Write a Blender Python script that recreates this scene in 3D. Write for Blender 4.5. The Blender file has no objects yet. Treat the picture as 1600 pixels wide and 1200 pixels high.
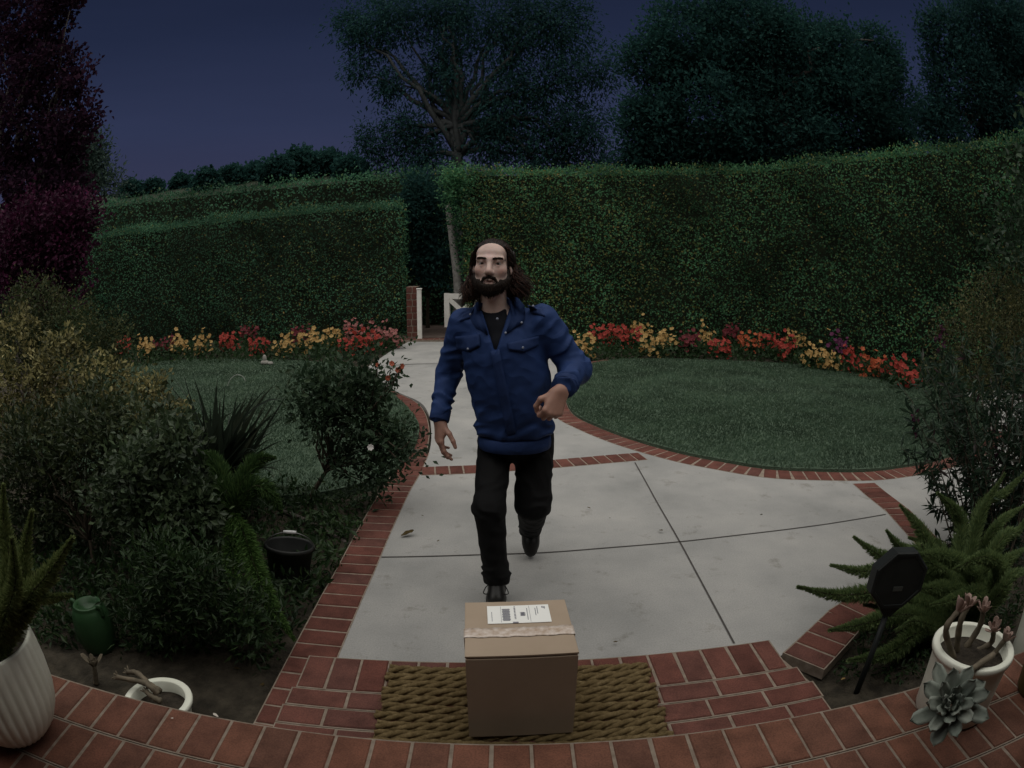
import bpy, math, random
import numpy as np
from mathutils import Vector, Matrix
from mathutils.bvhtree import BVHTree
random.seed(7)
rng = np.random.default_rng(11)
C = bpy.context.scene.collection
scene = bpy.context.scene

# ------------------------------------------------------------------ camera
F_PX, CAM_H, PITCH = 990.0, 1.5, math.radians(11)
cam_d = bpy.data.cameras.new('camera')
cam = bpy.data.objects.new('camera', cam_d)
C.objects.link(cam)
cam.location = (0, 0, CAM_H)
cam.rotation_euler = (math.radians(90) - PITCH, 0, 0)
cam_d.type = 'PANO'
cam_d.panorama_type = 'FISHEYE_EQUISOLID'
cam_d.sensor_width = 36.0
cam_d.fisheye_lens = F_PX * 36.0 / 1600.0
cam_d.fisheye_fov = math.radians(180)
cam_d.clip_start = 0.02
cam_d.clip_end = 2000
scene.camera = cam

# ------------------------------------------------------------------ sky, light, exposure
SUN_EL, SUN_AZ = math.radians(76), math.radians(180)      # azimuth from +Y towards +X
world = bpy.data.worlds.new('World')
scene.world = world
world.use_nodes = True
wt = world.node_tree
wt.nodes.clear()
w_out = wt.nodes.new('ShaderNodeOutputWorld')
w_bg = wt.nodes.new('ShaderNodeBackground')
w_tc = wt.nodes.new('ShaderNodeTexCoord')
w_sep = wt.nodes.new('ShaderNodeSeparateXYZ')
w_ramp = wt.nodes.new('ShaderNodeValToRGB')
wt.links.new(w_tc.outputs['Generated'], w_sep.inputs[0])
wt.links.new(w_sep.outputs['Z'], w_ramp.inputs[0])
cr = w_ramp.color_ramp
cr.elements[0].position = 0.0
cr.elements[0].color = (0.0255, 0.0265, 0.054, 1)
cr.elements[1].position = 1.0
cr.elements[1].color = (0.006, 0.009, 0.021, 1)
for pos, col in ((0.12, (0.0245, 0.0265, 0.056, 1)), (0.22, (0.0185, 0.0240, 0.054, 1)), (0.36, (0.0108, 0.0155, 0.037, 1)), (0.52, (0.0055, 0.0085, 0.021, 1))):
    e = cr.elements.new(pos)
    e.color = col
w_sky = wt.nodes.new('ShaderNodeTexSky')
w_sky.sky_type = 'NISHITA'
w_sky.sun_disc = False
w_sky.sun_elevation = math.radians(-6)
w_sky.sun_rotation = math.radians(180)
w_mul = wt.nodes.new('ShaderNodeMixRGB')
w_mul.blend_type = 'ADD'
w_mul.inputs[0].default_value = 0.02
w_map = wt.nodes.new('ShaderNodeMapping'); w_map.inputs['Scale'].default_value = (1.2, 1.2, 9.0)
w_noise = wt.nodes.new('ShaderNodeTexNoise'); w_noise.inputs['Scale'].default_value = 2.2; w_noise.inputs['Detail'].default_value = 4
w_thin = wt.nodes.new('ShaderNodeValToRGB'); w_thin.color_ramp.elements[0].position = 0.35; w_thin.color_ramp.elements[0].color = (0.92, 0.93, 0.93, 1)
w_thin.color_ramp.elements[1].position = 0.7; w_thin.color_ramp.elements[1].color = (1.0, 1.0, 1.0, 1)
w_veil = wt.nodes.new('ShaderNodeMixRGB'); w_veil.blend_type = 'MULTIPLY'; w_veil.inputs[0].default_value = 1.0     # thin streaks of dusk cloud
wt.links.new(w_tc.outputs['Generated'], w_map.inputs[0]); wt.links.new(w_map.outputs[0], w_noise.inputs['Vector']); wt.links.new(w_noise.outputs[0], w_thin.inputs[0])
wt.links.new(w_ramp.outputs[0], w_veil.inputs[1]); wt.links.new(w_thin.outputs[0], w_veil.inputs[2])
wt.links.new(w_veil.outputs[0], w_mul.inputs[1])
wt.links.new(w_sky.outputs[0], w_mul.inputs[2])
wt.links.new(w_mul.outputs[0], w_bg.inputs['Color'])
w_bg.inputs['Strength'].default_value = 1.0
wt.links.new(w_bg.outputs[0], w_out.inputs['Surface'])

sun_d = bpy.data.lights.new('sun', 'SUN')
sun_d.energy = 2.0
sun_d.angle = math.radians(110)
sun_d.color = (1.0, 0.97, 0.90)
sun = bpy.data.objects.new('sun', sun_d)
C.objects.link(sun)
sun.rotation_euler = Vector((math.sin(SUN_AZ) * math.cos(SUN_EL), math.cos(SUN_AZ) * math.cos(SUN_EL), math.sin(SUN_EL))).to_track_quat('Z', 'Y').to_euler()

scene.view_settings.view_transform = 'Standard'
scene.view_settings.look = 'None'
scene.view_settings.exposure = 0.62
scene.view_settings.gamma = 1.0
scene.cycles.max_bounces = 5
scene.cycles.use_denoising = True

# ------------------------------------------------------------------ layout: a pixel of the 1600 x 1200 photograph to a point
def ray(px, py):
    x, y = px - 800.0, py - 600.0
    r = math.hypot(x, y) or 1e-9
    th = 2 * math.asin(r / 2 / F_PX)
    s = math.sin(th) / r
    cx, cy, cz = x * s, math.cos(th), -y * s
    return np.array((cx, cy * math.cos(PITCH) + cz * math.sin(PITCH), -cy * math.sin(PITCH) + cz * math.cos(PITCH)))

CAM = np.array((0, 0, CAM_H))
def gz(px, py, z=0.0):
    d = ray(px, py)
    return CAM + d * ((z - CAM_H) / d[2])
def gy(px, py, Y):
    d = ray(px, py)
    return CAM + d * (Y / d[1])

# ------------------------------------------------------------------ naming and parenting
def props(o, label=None, cat=None, group=None, kind=None):
    if label: o['label'] = label
    if cat: o['category'] = cat
    if group: o['group'] = group
    if kind: o['kind'] = kind
    return o
def empty(name, loc, label, cat, group=None, rz=0.0):
    o = bpy.data.objects.new(name, None)
    C.objects.link(o)
    o.location = loc
    o.rotation_euler = (0, 0, rz)
    o.empty_display_size = 0.1
    return props(o, label, cat, group)
def link(name, me, mats, parent=None, world=False, label=None):
    o = bpy.data.objects.new(name, me)
    C.objects.link(o)
    for m in (mats if isinstance(mats, (list, tuple)) else [mats]):
        me.materials.append(m)
    if parent is not None:
        o.parent = parent
        if world:                       # vertices were given in world space: bring them into the parent's space
            M = parent_matrix(parent).inverted()
            me.transform(M)
    if label: o['label'] = label
    return o
def parent_matrix(p):
    M = Matrix.LocRotScale(p.location, p.rotation_euler, p.scale)
    return parent_matrix(p.parent) @ M if p.parent else M

def np_mesh(name, V, faces, smooth=True, mat_idx=None):
    """V (n,3); faces: (m,k) array or list of arrays"""
    me = bpy.data.meshes.new(name)
    V = np.asarray(V, np.float32)
    fl = faces if isinstance(faces, list) else [faces]
    fl = [np.asarray(f, np.int32) for f in fl if len(f)]
    me.vertices.add(len(V))
    me.vertices.foreach_set('co', V.ravel())
    tot = sum(f.size for f in fl)
    n = sum(len(f) for f in fl)
    me.loops.add(tot)
    me.loops.foreach_set('vertex_index', np.concatenate([f.ravel() for f in fl]))
    me.polygons.add(n)
    sizes = np.concatenate([np.full(len(f), f.shape[1], np.int32) for f in fl])
    me.polygons.foreach_set('loop_start', np.concatenate([[0], np.cumsum(sizes)[:-1]]).astype(np.int32))
    me.polygons.foreach_set('loop_total', sizes)
    me.polygons.foreach_set('use_smooth', np.full(n, smooth))
    if mat_idx is not None:
        me.polygons.foreach_set('material_index', np.asarray(mat_idx, np.int32))
    me.update(calc_edges=True)
    me.validate()
    return me

class MB:
    """collects shapes and builds them as one mesh"""
    def __init__(s): s.v, s.f, s.m, s.cur = [], [], [], 0
    def add(s, vs, fs):
        b = len(s.v)
        s.v += [tuple(map(float, p)) for p in vs]
        s.f += [tuple(b + i for i in f) for f in fs]
        s.m += [s.cur] * len(fs)
    def box(s, c, size, rot=None, inset=0.0):
        x, y, z = [d / 2 for d in size]
        q = inset
        pts = [(-x, -y, -z), (x, -y, -z), (x, y, -z), (-x, y, -z),
               (-x, -y, z - q), (x, -y, z - q), (x, y, z - q), (-x, y, z - q),
               (-x + q, -y + q, z), (x - q, -y + q, z), (x - q, y - q, z), (-x + q, y - q, z)]
        R = rot if rot is not None else Matrix.Identity(3)
        pts = [Vector(c) + R @ Vector(p) for p in pts]
        fs = [(3, 2, 1, 0), (0, 1, 5, 4), (1, 2, 6, 5), (2, 3, 7, 6), (3, 0, 4, 7)]
        if q > 0: fs += [(4, 5, 9, 8), (5, 6, 10, 9), (6, 7, 11, 10), (7, 4, 8, 11), (8, 9, 10, 11)]
        else:
            pts = pts[:8]; fs += [(4, 5, 6, 7)]
        s.add(pts, fs)
    def tube(s, pts, radii, n=8, cap=True, flat=1.0):
        pts = [np.asarray(p, float) for p in pts]
        if np.isscalar(radii): radii = [radii] * len(pts)
        vs, ref = [], None
        for i, p in enumerate(pts):
            t = pts[min(i + 1, len(pts) - 1)] - pts[max(i - 1, 0)]
            t = t / (np.linalg.norm(t) + 1e-12)
            if ref is None:
                ref = np.cross(t, (0, 0, 1.0))
                if np.linalg.norm(ref) < 1e-3: ref = np.array((1.0, 0, 0))
            ref = ref - t * np.dot(ref, t)
            ref /= np.linalg.norm(ref) + 1e-12
            b = np.cross(t, ref)
            for k in range(n):
                a = 2 * math.pi * k / n
                vs.append(p + radii[i] * (ref * math.cos(a) + flat * b * math.sin(a)))
        fs = []
        for i in range(len(pts) - 1):
            for k in range(n):
                fs.append((i * n + k, i * n + (k + 1) % n, (i + 1) * n + (k + 1) % n, (i + 1) * n + k))
        if cap:
            fs.append(tuple(range(n - 1, -1, -1)))
            fs.append(tuple((len(pts) - 1) * n + k for k in range(n)))
        s.add(vs, fs)
    def lathe(s, prof, n=48, c=(0, 0, 0), rfun=None):
        vs, fs = [], []
        for (r, z) in prof:
            for k in range(n):
                a = 2 * math.pi * k / n
                rr = rfun(r, z, a) if rfun else r
                vs.append((c[0] + rr * math.cos(a), c[1] + rr * math.sin(a), c[2] + z))
        for i in range(len(prof) - 1):
            for k in range(n):
                fs.append((i * n + k, i * n + (k + 1) % n, (i + 1) * n + (k + 1) % n, (i + 1) * n + k))
        s.add(vs, fs)
    def sphere(s, c, r, n=12, m=8):
        r = r if hasattr(r, '__len__') else (r, r, r)
        vs = [(c[0], c[1], c[2] - r[2])]
        for i in range(1, m):
            p = -math.pi / 2 + math.pi * i / m
            for k in range(n):
                a = 2 * math.pi * k / n
                vs.append((c[0] + r[0] * math.cos(p) * math.cos(a), c[1] + r[1] * math.cos(p) * math.sin(a), c[2] + r[2] * math.sin(p)))
        vs.append((c[0], c[1], c[2] + r[2]))
        fs = [(0, 1 + (k + 1) % n, 1 + k) for k in range(n)]
        for i in range(m - 2):
            for k in range(n):
                fs.append((1 + i * n + k, 1 + i * n + (k + 1) % n, 1 + (i + 1) * n + (k + 1) % n, 1 + (i + 1) * n + k))
        L = len(vs) - 1
        fs += [(L, 1 + (m - 2) * n + k, 1 + (m - 2) * n + (k + 1) % n) for k in range(n)]
        s.add(vs, fs)
    def build(s, name, mats, parent=None, world=False, smooth=True, label=None):
        me = bpy.data.meshes.new(name)
        me.from_pydata(s.v, [], s.f)
        me.polygons.foreach_set('use_smooth', [smooth] * len(s.f))
        me.polygons.foreach_set('material_index', s.m)
        me.update()
        return link(name, me, mats, parent, world, label)

# ------------------------------------------------------------------ materials
def principled(name, col, rough=0.7, spec=0.3):
    m = bpy.data.materials.new(name)
    m.use_nodes = True
    nt = m.node_tree
    b = nt.nodes['Principled BSDF']
    b.inputs['Base Color'].default_value = (*col, 1)
    b.inputs['Roughness'].default_value = rough
    b.inputs['Specular IOR Level'].default_value = spec
    return m, nt, b
def ramp_node(nt, stops, interp='LINEAR'):
    r = nt.nodes.new('ShaderNodeValToRGB')
    r.color_ramp.interpolation = interp
    r.color_ramp.elements[0].position = stops[0][0]
    r.color_ramp.elements[0].color = (*stops[0][1], 1)
    r.color_ramp.elements[1].position = stops[-1][0]
    r.color_ramp.elements[1].color = (*stops[-1][1], 1)
    for p, c in stops[1:-1]:
        e = r.color_ramp.elements.new(p)
        e.color = (*c, 1)
    return r
def noise_node(nt, scale, detail=4, rough=0.55, coord='Object', stretch=None):
    tc = nt.nodes.new('ShaderNodeTexCoord')
    n = nt.nodes.new('ShaderNodeTexNoise')
    n.inputs['Scale'].default_value = scale
    n.inputs['Detail'].default_value = detail
    n.inputs['Roughness'].default_value = rough
    if stretch:
        mp = nt.nodes.new('ShaderNodeMapping')
        mp.inputs['Scale'].default_value = stretch
        nt.links.new(tc.outputs[coord], mp.inputs[0])
        nt.links.new(mp.outputs[0], n.inputs['Vector'])
    else:
        nt.links.new(tc.outputs[coord], n.inputs['Vector'])
    return n
def bump(nt, b, src, strength=0.3, dist=0.01):
    bp = nt.nodes.new('ShaderNodeBump')
    bp.inputs['Strength'].default_value = strength
    bp.inputs['Distance'].default_value = dist
    nt.links.new(src, bp.inputs['Height'])
    nt.links.new(bp.outputs[0], b.inputs['Normal'])
def mix(nt, a, bb, fac=0.5, mode='MIX'):
    m = nt.nodes.new('ShaderNodeMixRGB')
    m.blend_type = mode
    for i, s in ((0, fac), (1, a), (2, bb)):
        if hasattr(s, 'is_linked'): nt.links.new(s, m.inputs[i])
        elif isinstance(s, (int, float)): m.inputs[i].default_value = s
        else: m.inputs[i].default_value = (*s, 1)
    return m.outputs[0]
def mottled(name, c1, c2, scale, rough=0.8, bscale=None, bstr=0.3, bdist=0.005, spec=0.25, detail=5):
    m, nt, b = principled(name, c1, rough, spec)
    n = noise_node(nt, scale, detail)
    r = ramp_node(nt, [(0.32, c1), (0.68, c2)])
    nt.links.new(n.outputs[0], r.inputs[0])
    nt.links.new(r.outputs[0], b.inputs['Base Color'])
    if bscale:
        n2 = noise_node(nt, bscale, 6)
        bump(nt, b, n2.outputs[0], bstr, bdist)
    return m
GAIN = {'hedge_leaves': (2.3, 2.7, 3.6), 'hedge_leaves_dull': (2.1, 2.6, 3.5), 'hedge_leaves_yellow': (1.5, 1.75, 2.0), 'tree_leaves_dark': (1.05, 1.65, 2.0), 'tree_leaves_mid': (0.9, 1.35, 1.45),
        'grass_blades': (1.45, 1.35, 1.45), 'weed_leaves': (0.6, 0.8, 0.55), 'grey_green_leaves': (1.0, 1.1, 0.9), 'yellow_green_leaves': (1, 1, 1), 'foxtail_leaves': (1, 1, 1), 'foxtail_leaves_dark': (1, 1, 1), 'narrow_leaves': (1.2, 1.3, 1.3)}
def leafy(name, stops, rough=0.7, spec=0.15, patch=0.0, patch_scale=1.2, trans=0.0):
    """colour differs from leaf to leaf"""
    gain = GAIN.get(name, (1.05, 1.2, 1.0) if 'leaves' in name and 'purple' not in name else (1, 1, 1))
    stops = [(q, tuple(min(v * k, 0.9) for v, k in zip(c, gain))) for q, c in stops]
    m, nt, b = principled(name, stops[0][1], rough, spec)
    g = nt.nodes.new('ShaderNodeNewGeometry')
    r = ramp_node(nt, stops)
    nt.links.new(g.outputs['Random Per Island'], r.inputs[0])
    col = r.outputs[0]
    if patch:
        n = noise_node(nt, patch_scale, 3)
        r2 = ramp_node(nt, [(0.35, (1 - patch,) * 3), (0.65, (1 + patch * 0.6,) * 3)])
        nt.links.new(n.outputs[0], r2.inputs[0])
        col = mix(nt, col, r2.outputs[0], 1.0, 'MULTIPLY')
    nt.links.new(col, b.inputs['Base Color'])
    tl = nt.nodes.new('ShaderNodeBsdfTranslucent'); ms = nt.nodes.new('ShaderNodeMixShader'); ms.inputs[0].default_value = 0.38
    nt.links.new(col, tl.inputs['Color']); nt.links.new(b.outputs[0], ms.inputs[1]); nt.links.new(tl.outputs[0], ms.inputs[2])
    nt.links.new(ms.outputs[0], nt.nodes['Material Output'].inputs['Surface'])
    return m
def bricky(name, cols, mortar=None):
    m, nt, b = principled(name, cols[0], 0.85, 0.2)
    g = nt.nodes.new('ShaderNodeNewGeometry')
    r = ramp_node(nt, [(i / (len(cols) - 1), c) for i, c in enumerate(cols)])
    nt.links.new(g.outputs['Random Per Island'], r.inputs[0])
    n = noise_node(nt, 9, 6, 0.65)
    r2 = ramp_node(nt, [(0.3, (0.62, 0.62, 0.62)), (0.55, (1, 1, 1)), (0.75, (1.25, 1.2, 1.18))])
    nt.links.new(n.outputs[0], r2.inputs[0])
    n3 = noise_node(nt, 160, 2)
    r3 = ramp_node(nt, [(0.35, (0.8, 0.8, 0.8)), (0.6, (1.08, 1.08, 1.08))])
    nt.links.new(n3.outputs[0], r3.inputs[0])
    c = mix(nt, r.outputs[0], r2.outputs[0], 1.0, 'MULTIPLY')
    c = mix(nt, c, r3.outputs[0], 1.0, 'MULTIPLY')
    nt.links.new(c, b.inputs['Base Color'])
    n4 = noise_node(nt, 90, 6)
    bump(nt, b, n4.outputs[0], 0.5, 0.004)
    return m

M = {}
M['brick'] = bricky('red_brick', [(0.100, 0.038, 0.029), (0.126, 0.046, 0.035), (0.142, 0.056, 0.043), (0.112, 0.049, 0.040)])
M['porch_brick'] = bricky('porch_brick', [(0.148, 0.062, 0.040), (0.175, 0.076, 0.050), (0.128, 0.060, 0.042), (0.162, 0.066, 0.044)])
M['mortar'] = mottled('mortar', (0.175, 0.135, 0.105), (0.275, 0.225, 0.18), 30, 0.95, 120, 0.5, 0.004)
M['soil'] = mottled('soil', (0.020, 0.017, 0.012), (0.060, 0.050, 0.036), 14, 0.95, 45, 1.0, 0.02)
M['turf'] = mottled('turf', (0.050, 0.080, 0.053), (0.078, 0.115, 0.076), 5, 0.9, 80, 0.8, 0.02)
M['dark'] = principled('joint', (0.06, 0.054, 0.05), 0.9)[0]
M['bark'] = mottled('bark', (0.05, 0.042, 0.036), (0.12, 0.105, 0.095), 25, 0.9, 30, 0.8, 0.02)
M['pale_bark'] = mottled('pale_bark', (0.16, 0.15, 0.14), (0.30, 0.29, 0.27), 12, 0.9, 30, 0.6, 0.02)
M['stem'] = mottled('stem', (0.035, 0.028, 0.02), (0.07, 0.055, 0.038), 30, 0.8)
M['wood_white'] = mottled('white_paint', (0.62, 0.60, 0.55), (0.74, 0.72, 0.68), 8, 0.6)
# concrete: broad stains, fine speckle
m, nt, b = principled('concrete', (0.4, 0.39, 0.37), 0.9, 0.2)
n1 = noise_node(nt, 1.6, 6, 0.6)
r1 = ramp_node(nt, [(0.30, (0.235, 0.235, 0.228)), (0.5, (0.30, 0.296, 0.286)), (0.70, (0.355, 0.346, 0.33))])
nt.links.new(n1.outputs[0], r1.inputs[0])
n2 = noise_node(nt, 140, 3)
r2 = ramp_node(nt, [(0.3, (0.86, 0.86, 0.86)), (0.62, (1.06, 1.06, 1.06))])
nt.links.new(n2.outputs[0], r2.inputs[0])
n3 = noise_node(nt, 6, 8, 0.7)
r3 = ramp_node(nt, [(0.28, (0.62, 0.60, 0.56)), (0.42, (1, 1, 1))])
nt.links.new(n3.outputs[0], r3.inputs[0])
col = mix(nt, mix(nt, r1.outputs[0], r2.outputs[0], 1.0, 'MULTIPLY'), r3.outputs[0], 1.0, 'MULTIPLY')
nt.links.new(col, b.inputs['Base Color'])
bump(nt, b, noise_node(nt, 200, 4).outputs[0], 0.3, 0.002)
M['concrete'] = m

# ------------------------------------------------------------------ leaf clouds
def norm(a): return a / (np.linalg.norm(a, axis=-1, keepdims=True) + 1e-12)
def kites(P, D, N, L, W, fold=0.25, wpos=0.45):
    """one folded leaf per row: base P, direction D, upper side N"""
    n = len(P)
    D = norm(D)
    S = norm(np.cross(D, N))
    U = np.cross(S, D)
    L = np.broadcast_to(np.asarray(L, float), (n,))[:, None]
    W = np.broadcast_to(np.asarray(W, float), (n,))[:, None]
    mid = P + D * L * wpos
    V = np.stack([P, mid + S * W / 2 + U * W * fold, P + D * L, mid - S * W / 2 + U * W * fold], 1).reshape(-1, 3)
    i = np.arange(n)[:, None] * 4
    Fc = np.concatenate([i + [[0, 1, 2]], i + [[0, 2, 3]]], 0)
    return V, Fc
def join(parts):
    vs, fs, b = [], [], 0
    for v, f in parts:
        vs.append(v); fs.append(f + b); b += len(v)
    return np.concatenate(vs), np.concatenate(fs)
def rnd_unit(n): return norm(rng.normal(size=(n, 3)))
def cloud_points(lobes, n_clumps, per, clump_r, shell=0.55, squash=1.0):
    """leaf positions in clumps spread through ellipsoid lobes; also outward directions"""
    lobes = [(np.asarray(c, float), np.asarray(r if hasattr(r, '__len__') else (r, r, r), float)) for c, r in lobes]
    vol = np.array([np.prod(r) ** (2 / 3) for _, r in lobes])
    idx = rng.choice(len(lobes), n_clumps, p=vol / vol.sum())
    cc = np.array([l[0] for l in lobes])[idx]
    rr = np.array([l[1] for l in lobes])[idx]
    u = rnd_unit(n_clumps)
    rad = (shell + (1 - shell) * rng.random((n_clumps, 1))) ** 0.8
    cen = cc + u * rr * rad
    P = np.repeat(cen, per, 0) + rng.normal(size=(n_clumps * per, 3)) * clump_r * np.array([1, 1, squash])
    O = norm(P - np.repeat(cc, per, 0) + 1e-6)
    return P, O, cen
def foliage(name, lobes, n_clumps, per, clump_r, L, W, mat, parent, up=0.3, droop=0.0, shell=0.55, jit=0.9, fold=0.25, squash=1.0, zmin=None):
    P, O, cen = cloud_points(lobes, n_clumps, per, clump_r, shell, squash)
    if zmin is not None:
        P = P[P[:, 2] > zmin]; O = norm(P - np.mean(P, 0))
    n = len(P)
    D = norm(O * 0.6 + rnd_unit(n) * jit + np.array([0, 0, up - droop]))
    N = norm(O * 0.7 + rnd_unit(n) * 0.8 + np.array([0, 0, 0.6]))
    s = rng.uniform(0.65, 1.3, n)
    V, Fc = kites(P, D, N, L * s, W * s, fold)
    me = np_mesh(name, V, Fc, smooth=False)
    return link(name, me, mat, parent, True), cen
def limbs(name, base, targets, r0, mat, parent, fork=0.35, wob=0.08, n=7, trunk_top=None, stop=0.9):
    """tapering trunk with limbs bending out to the crown"""
    mb = MB()
    base = np.asarray(base, float)
    targets = [np.asarray(t, float) for t in targets]
    top = np.asarray(trunk_top, float) if trunk_top is not None else base + (np.mean(targets, 0) - base) * fork
    k = 7
    pts = [base + (top - base) * i / (k - 1) + rng.normal(size=3) * wob * 0.3 * (0 < i < k - 1) * np.linalg.norm(top - base) * 0.3 for i in range(k)]
    mb.tube(pts, [r0 * (1.25 if i == 0 else 1 - 0.4 * i / (k - 1)) for i in range(k)], 10)
    for t in targets:
        s = pts[random.choice([k - 2, k - 1, k - 1])]
        d = t - s
        mid = s + d * 0.45 + np.array([0, 0, 0.16]) * np.linalg.norm(d) + rng.normal(size=3) * wob * np.linalg.norm(d)
        q = []
        for i in range(8):
            a = i / 7 * stop
            q.append((1 - a) ** 2 * s + 2 * a * (1 - a) * mid + a * a * t + rng.normal(size=3) * 0.02 * np.linalg.norm(d) * (i > 0))
        mb.tube(q, [r0 * 0.5 * (1 - 0.85 * i / 7) for i in range(8)], n)
    return mb.build(name, mat, parent, True)
ROOF_Y = 0.50

# ================================================================== THE SETTING
def slab(name, poly, z0, z1, mat, kind='structure', parent=None):
    n = len(poly)
    a = sum(poly[i][0] * poly[(i + 1) % n][1] - poly[(i + 1) % n][0] * poly[i][1] for i in range(n))
    if a < 0: poly = poly[::-1]
    vs = [(p[0], p[1], z0) for p in poly] + [(p[0], p[1], z1) for p in poly]
    fs = [tuple(range(n, 2 * n))] + [(i, (i + 1) % n, n + (i + 1) % n, n + i) for i in range(n)]
    mb = MB(); mb.add(vs, fs)
    o = mb.build(name, mat, parent, smooth=False)
    if kind: o['kind'] = kind
    return o
def smooth_line(pts, n=8, closed=False):
    """Catmull-Rom through the points"""
    P = [np.asarray(p, float)[:2] for p in pts]
    out, m = [], len(P)
    for i in range(m if closed else m - 1):
        p0 = P[(i - 1) % m] if closed or i > 0 else 2 * P[0] - P[1]
        p1, p2 = P[i], P[(i + 1) % m]
        p3 = P[(i + 2) % m] if closed or i + 2 < m else 2 * P[-1] - P[-2]
        for k in range(n):
            t = k / n
            out.append(0.5 * (2 * p1 + (p2 - p0) * t + (2 * p0 - 5 * p1 + 4 * p2 - p3) * t * t + (3 * p1 - p0 - 3 * p2 + p3) * t ** 3))
    if not closed: out.append(P[-1])
    return np.array(out)
def inside(P, poly):
    x, y = P[:, 0], P[:, 1]
    r = np.zeros(len(P), bool)
    j = len(poly) - 1
    for i in range(len(poly)):
        xi, yi, xj, yj = *poly[i], *poly[j]
        c = ((yi > y) != (yj > y)) & (x < (xj - xi) * (y - yi) / (yj - yi + 1e-12) + xi)
        r ^= c
        j = i
    return r
def along(line, step, start=0.0):
    line = np.asarray(line, float)[:, :2]
    seg = np.linalg.norm(np.diff(line, axis=0), axis=1)
    cum = np.concatenate([[0], np.cumsum(seg)])
    for s in np.arange(start, cum[-1], step):
        i = min(np.searchsorted(cum, s, 'right') - 1, len(seg) - 1)
        t = (line[i + 1] - line[i]) / (seg[i] + 1e-12)
        yield line[i] + t * (s - cum[i]), t
def brick_course(name, line, width, pitch, z, mat='brick', gap=0.011, side=1, h=0.05, stagger=0.0):
    """bricks laid side by side along a line, reaching `width` to its left (side 1) or right (-1), in a bed of mortar"""
    mb = MB()
    mb.cur = 1
    L = np.asarray(line, float)[:, :2]
    T = np.gradient(L, axis=0); T = norm(T)
    Nn = np.stack([-T[:, 1], T[:, 0]], 1) * side
    n = len(L)
    zm = z - 0.004
    vs = [(*p, zm) for p in L] + [(*p, zm) for p in L + Nn * width] + [(*p, zm - h) for p in L] + [(*p, zm - h) for p in L + Nn * width]
    fs = []
    for i in range(n - 1):
        fs += [(i, i + 1, n + i + 1, n + i), (2 * n + i, 2 * n + i + 1, i + 1, i), (n + i, n + i + 1, 3 * n + i + 1, 3 * n + i)]
    if side < 0: fs = [f[::-1] for f in fs]
    fs += [(0, n, 3 * n, 2 * n), (n - 1, 2 * n - 1, 4 * n - 1, 3 * n - 1)]
    mb.add(vs, fs)
    mb.cur = 0
    seg = np.linalg.norm(np.diff(L, axis=0), axis=1); cum = np.r_[0, np.cumsum(seg)]; tot = cum[-1]
    cuts = [0.0] + [c for c in np.arange(pitch * (1 + stagger), tot, pitch) if 0.02 < c < tot - 0.02] + [tot]
    for s0, s1 in zip(cuts[:-1], cuts[1:]):
        s = (s0 + s1) / 2
        i = min(np.searchsorted(cum, s, 'right') - 1, len(seg) - 1)
        t = (L[i + 1] - L[i]) / (seg[i] + 1e-12)
        p = L[i] + t * (s - cum[i])
        nn = np.array((-t[1], t[0])) * side
        c = p + nn * width / 2
        a = math.atan2(t[1], t[0]) + random.uniform(-1, 1) * 0.012
        mb.box((*c, z - h / 2 + random.uniform(-0.0012, 0.0012)), (s1 - s0 - gap * random.uniform(0.75, 1.2), width - gap, h), Matrix.Rotation(a, 3, 'Z'), 0.004)
    o = mb.build(name, [M[mat], M['mortar']], smooth=False)
    o['kind'] = 'structure'
    return o

# --- unseen house wall and porch roof behind the doorbell, added to shade parcel and step
M['render'] = mottled('wall_render', (0.05, 0.042, 0.036), (0.075, 0.064, 0.055), 6, 0.9)
slab('house_shade_wall', [(-9, -0.35), (9, -0.35), (9, -0.10), (-9, -0.10)], -0.1, 3.0, M['render'])
slab('porch_shade_roof', [(-9, -0.12), (9, -0.12), (9, ROOF_Y), (-9, ROOF_Y)], 2.62, 2.75, M['render'])
# --- ground: one sheet to the horizon, fine and uneven near the house
gx = np.concatenate([[-600, -300, -120, -60, -30, -18], np.arange(-12, 12.01, 0.12), [18, 30, 60, 120, 300, 600]])
gyy = np.concatenate([[-60, -20, -8], np.arange(-1, 16.01, 0.12), [20, 26, 40, 60, 120, 300, 900]])
X, Y = np.meshgrid(gx, gyy)
Z = -0.045 + 0.018 * np.sin(X * 3.1 + 1.3 * np.sin(Y * 2.3)) * np.cos(Y * 2.7) + 0.012 * rng.normal(size=X.shape)
nx, ny = len(gx), len(gyy)
V = np.stack([X.ravel(), Y.ravel(), Z.ravel()], 1)
i, j = np.meshgrid(np.arange(nx - 1), np.arange(ny - 1))
q = (j * nx + i).ravel()
o = link('ground', np_mesh('ground', V, np.stack([q, q + 1, q + nx + 1, q + nx], 1)), M['soil'])
o['kind'] = 'structure'

# --- concrete path
_e0, _e1 = gz(529, 1026), gz(565, 940)
E_line = [_e0 + (_e0 - _e1) * 1.75] + [gz(*p) for p in ((529, 1026), (565, 940), (585, 895), (610, 835), (640, 770), (657, 740))]
left_edge = smooth_line(E_line + [gz(*p) for p in ((671, 705), (674, 675), (669, 645), (654, 627), (617, 610), (587, 588))], 6)
path_poly = [tuple(p[:2]) for p in left_edge] + [tuple(gz(*p)[:2]) for p in ((575, 573), (610, 549), (638, 534), (710, 534))]
path_poly += [(-0.7, 11.0), (0.4, 10.2), (1.2, 9.0), (2.0, 7.0), (7.5, 7.2), (9.5, 4.0), (5.2, 3.05), (3.2, 2.95)]
g_in = [gz(*p)[:2] for p in ((1372, 905), (1350, 920), (1295, 955), (1220, 1025))]
path_poly += [tuple(p) for p in g_in] + [tuple(gz(*p)[:2]) for p in ((1198, 1003), (800, 1035))]
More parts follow.
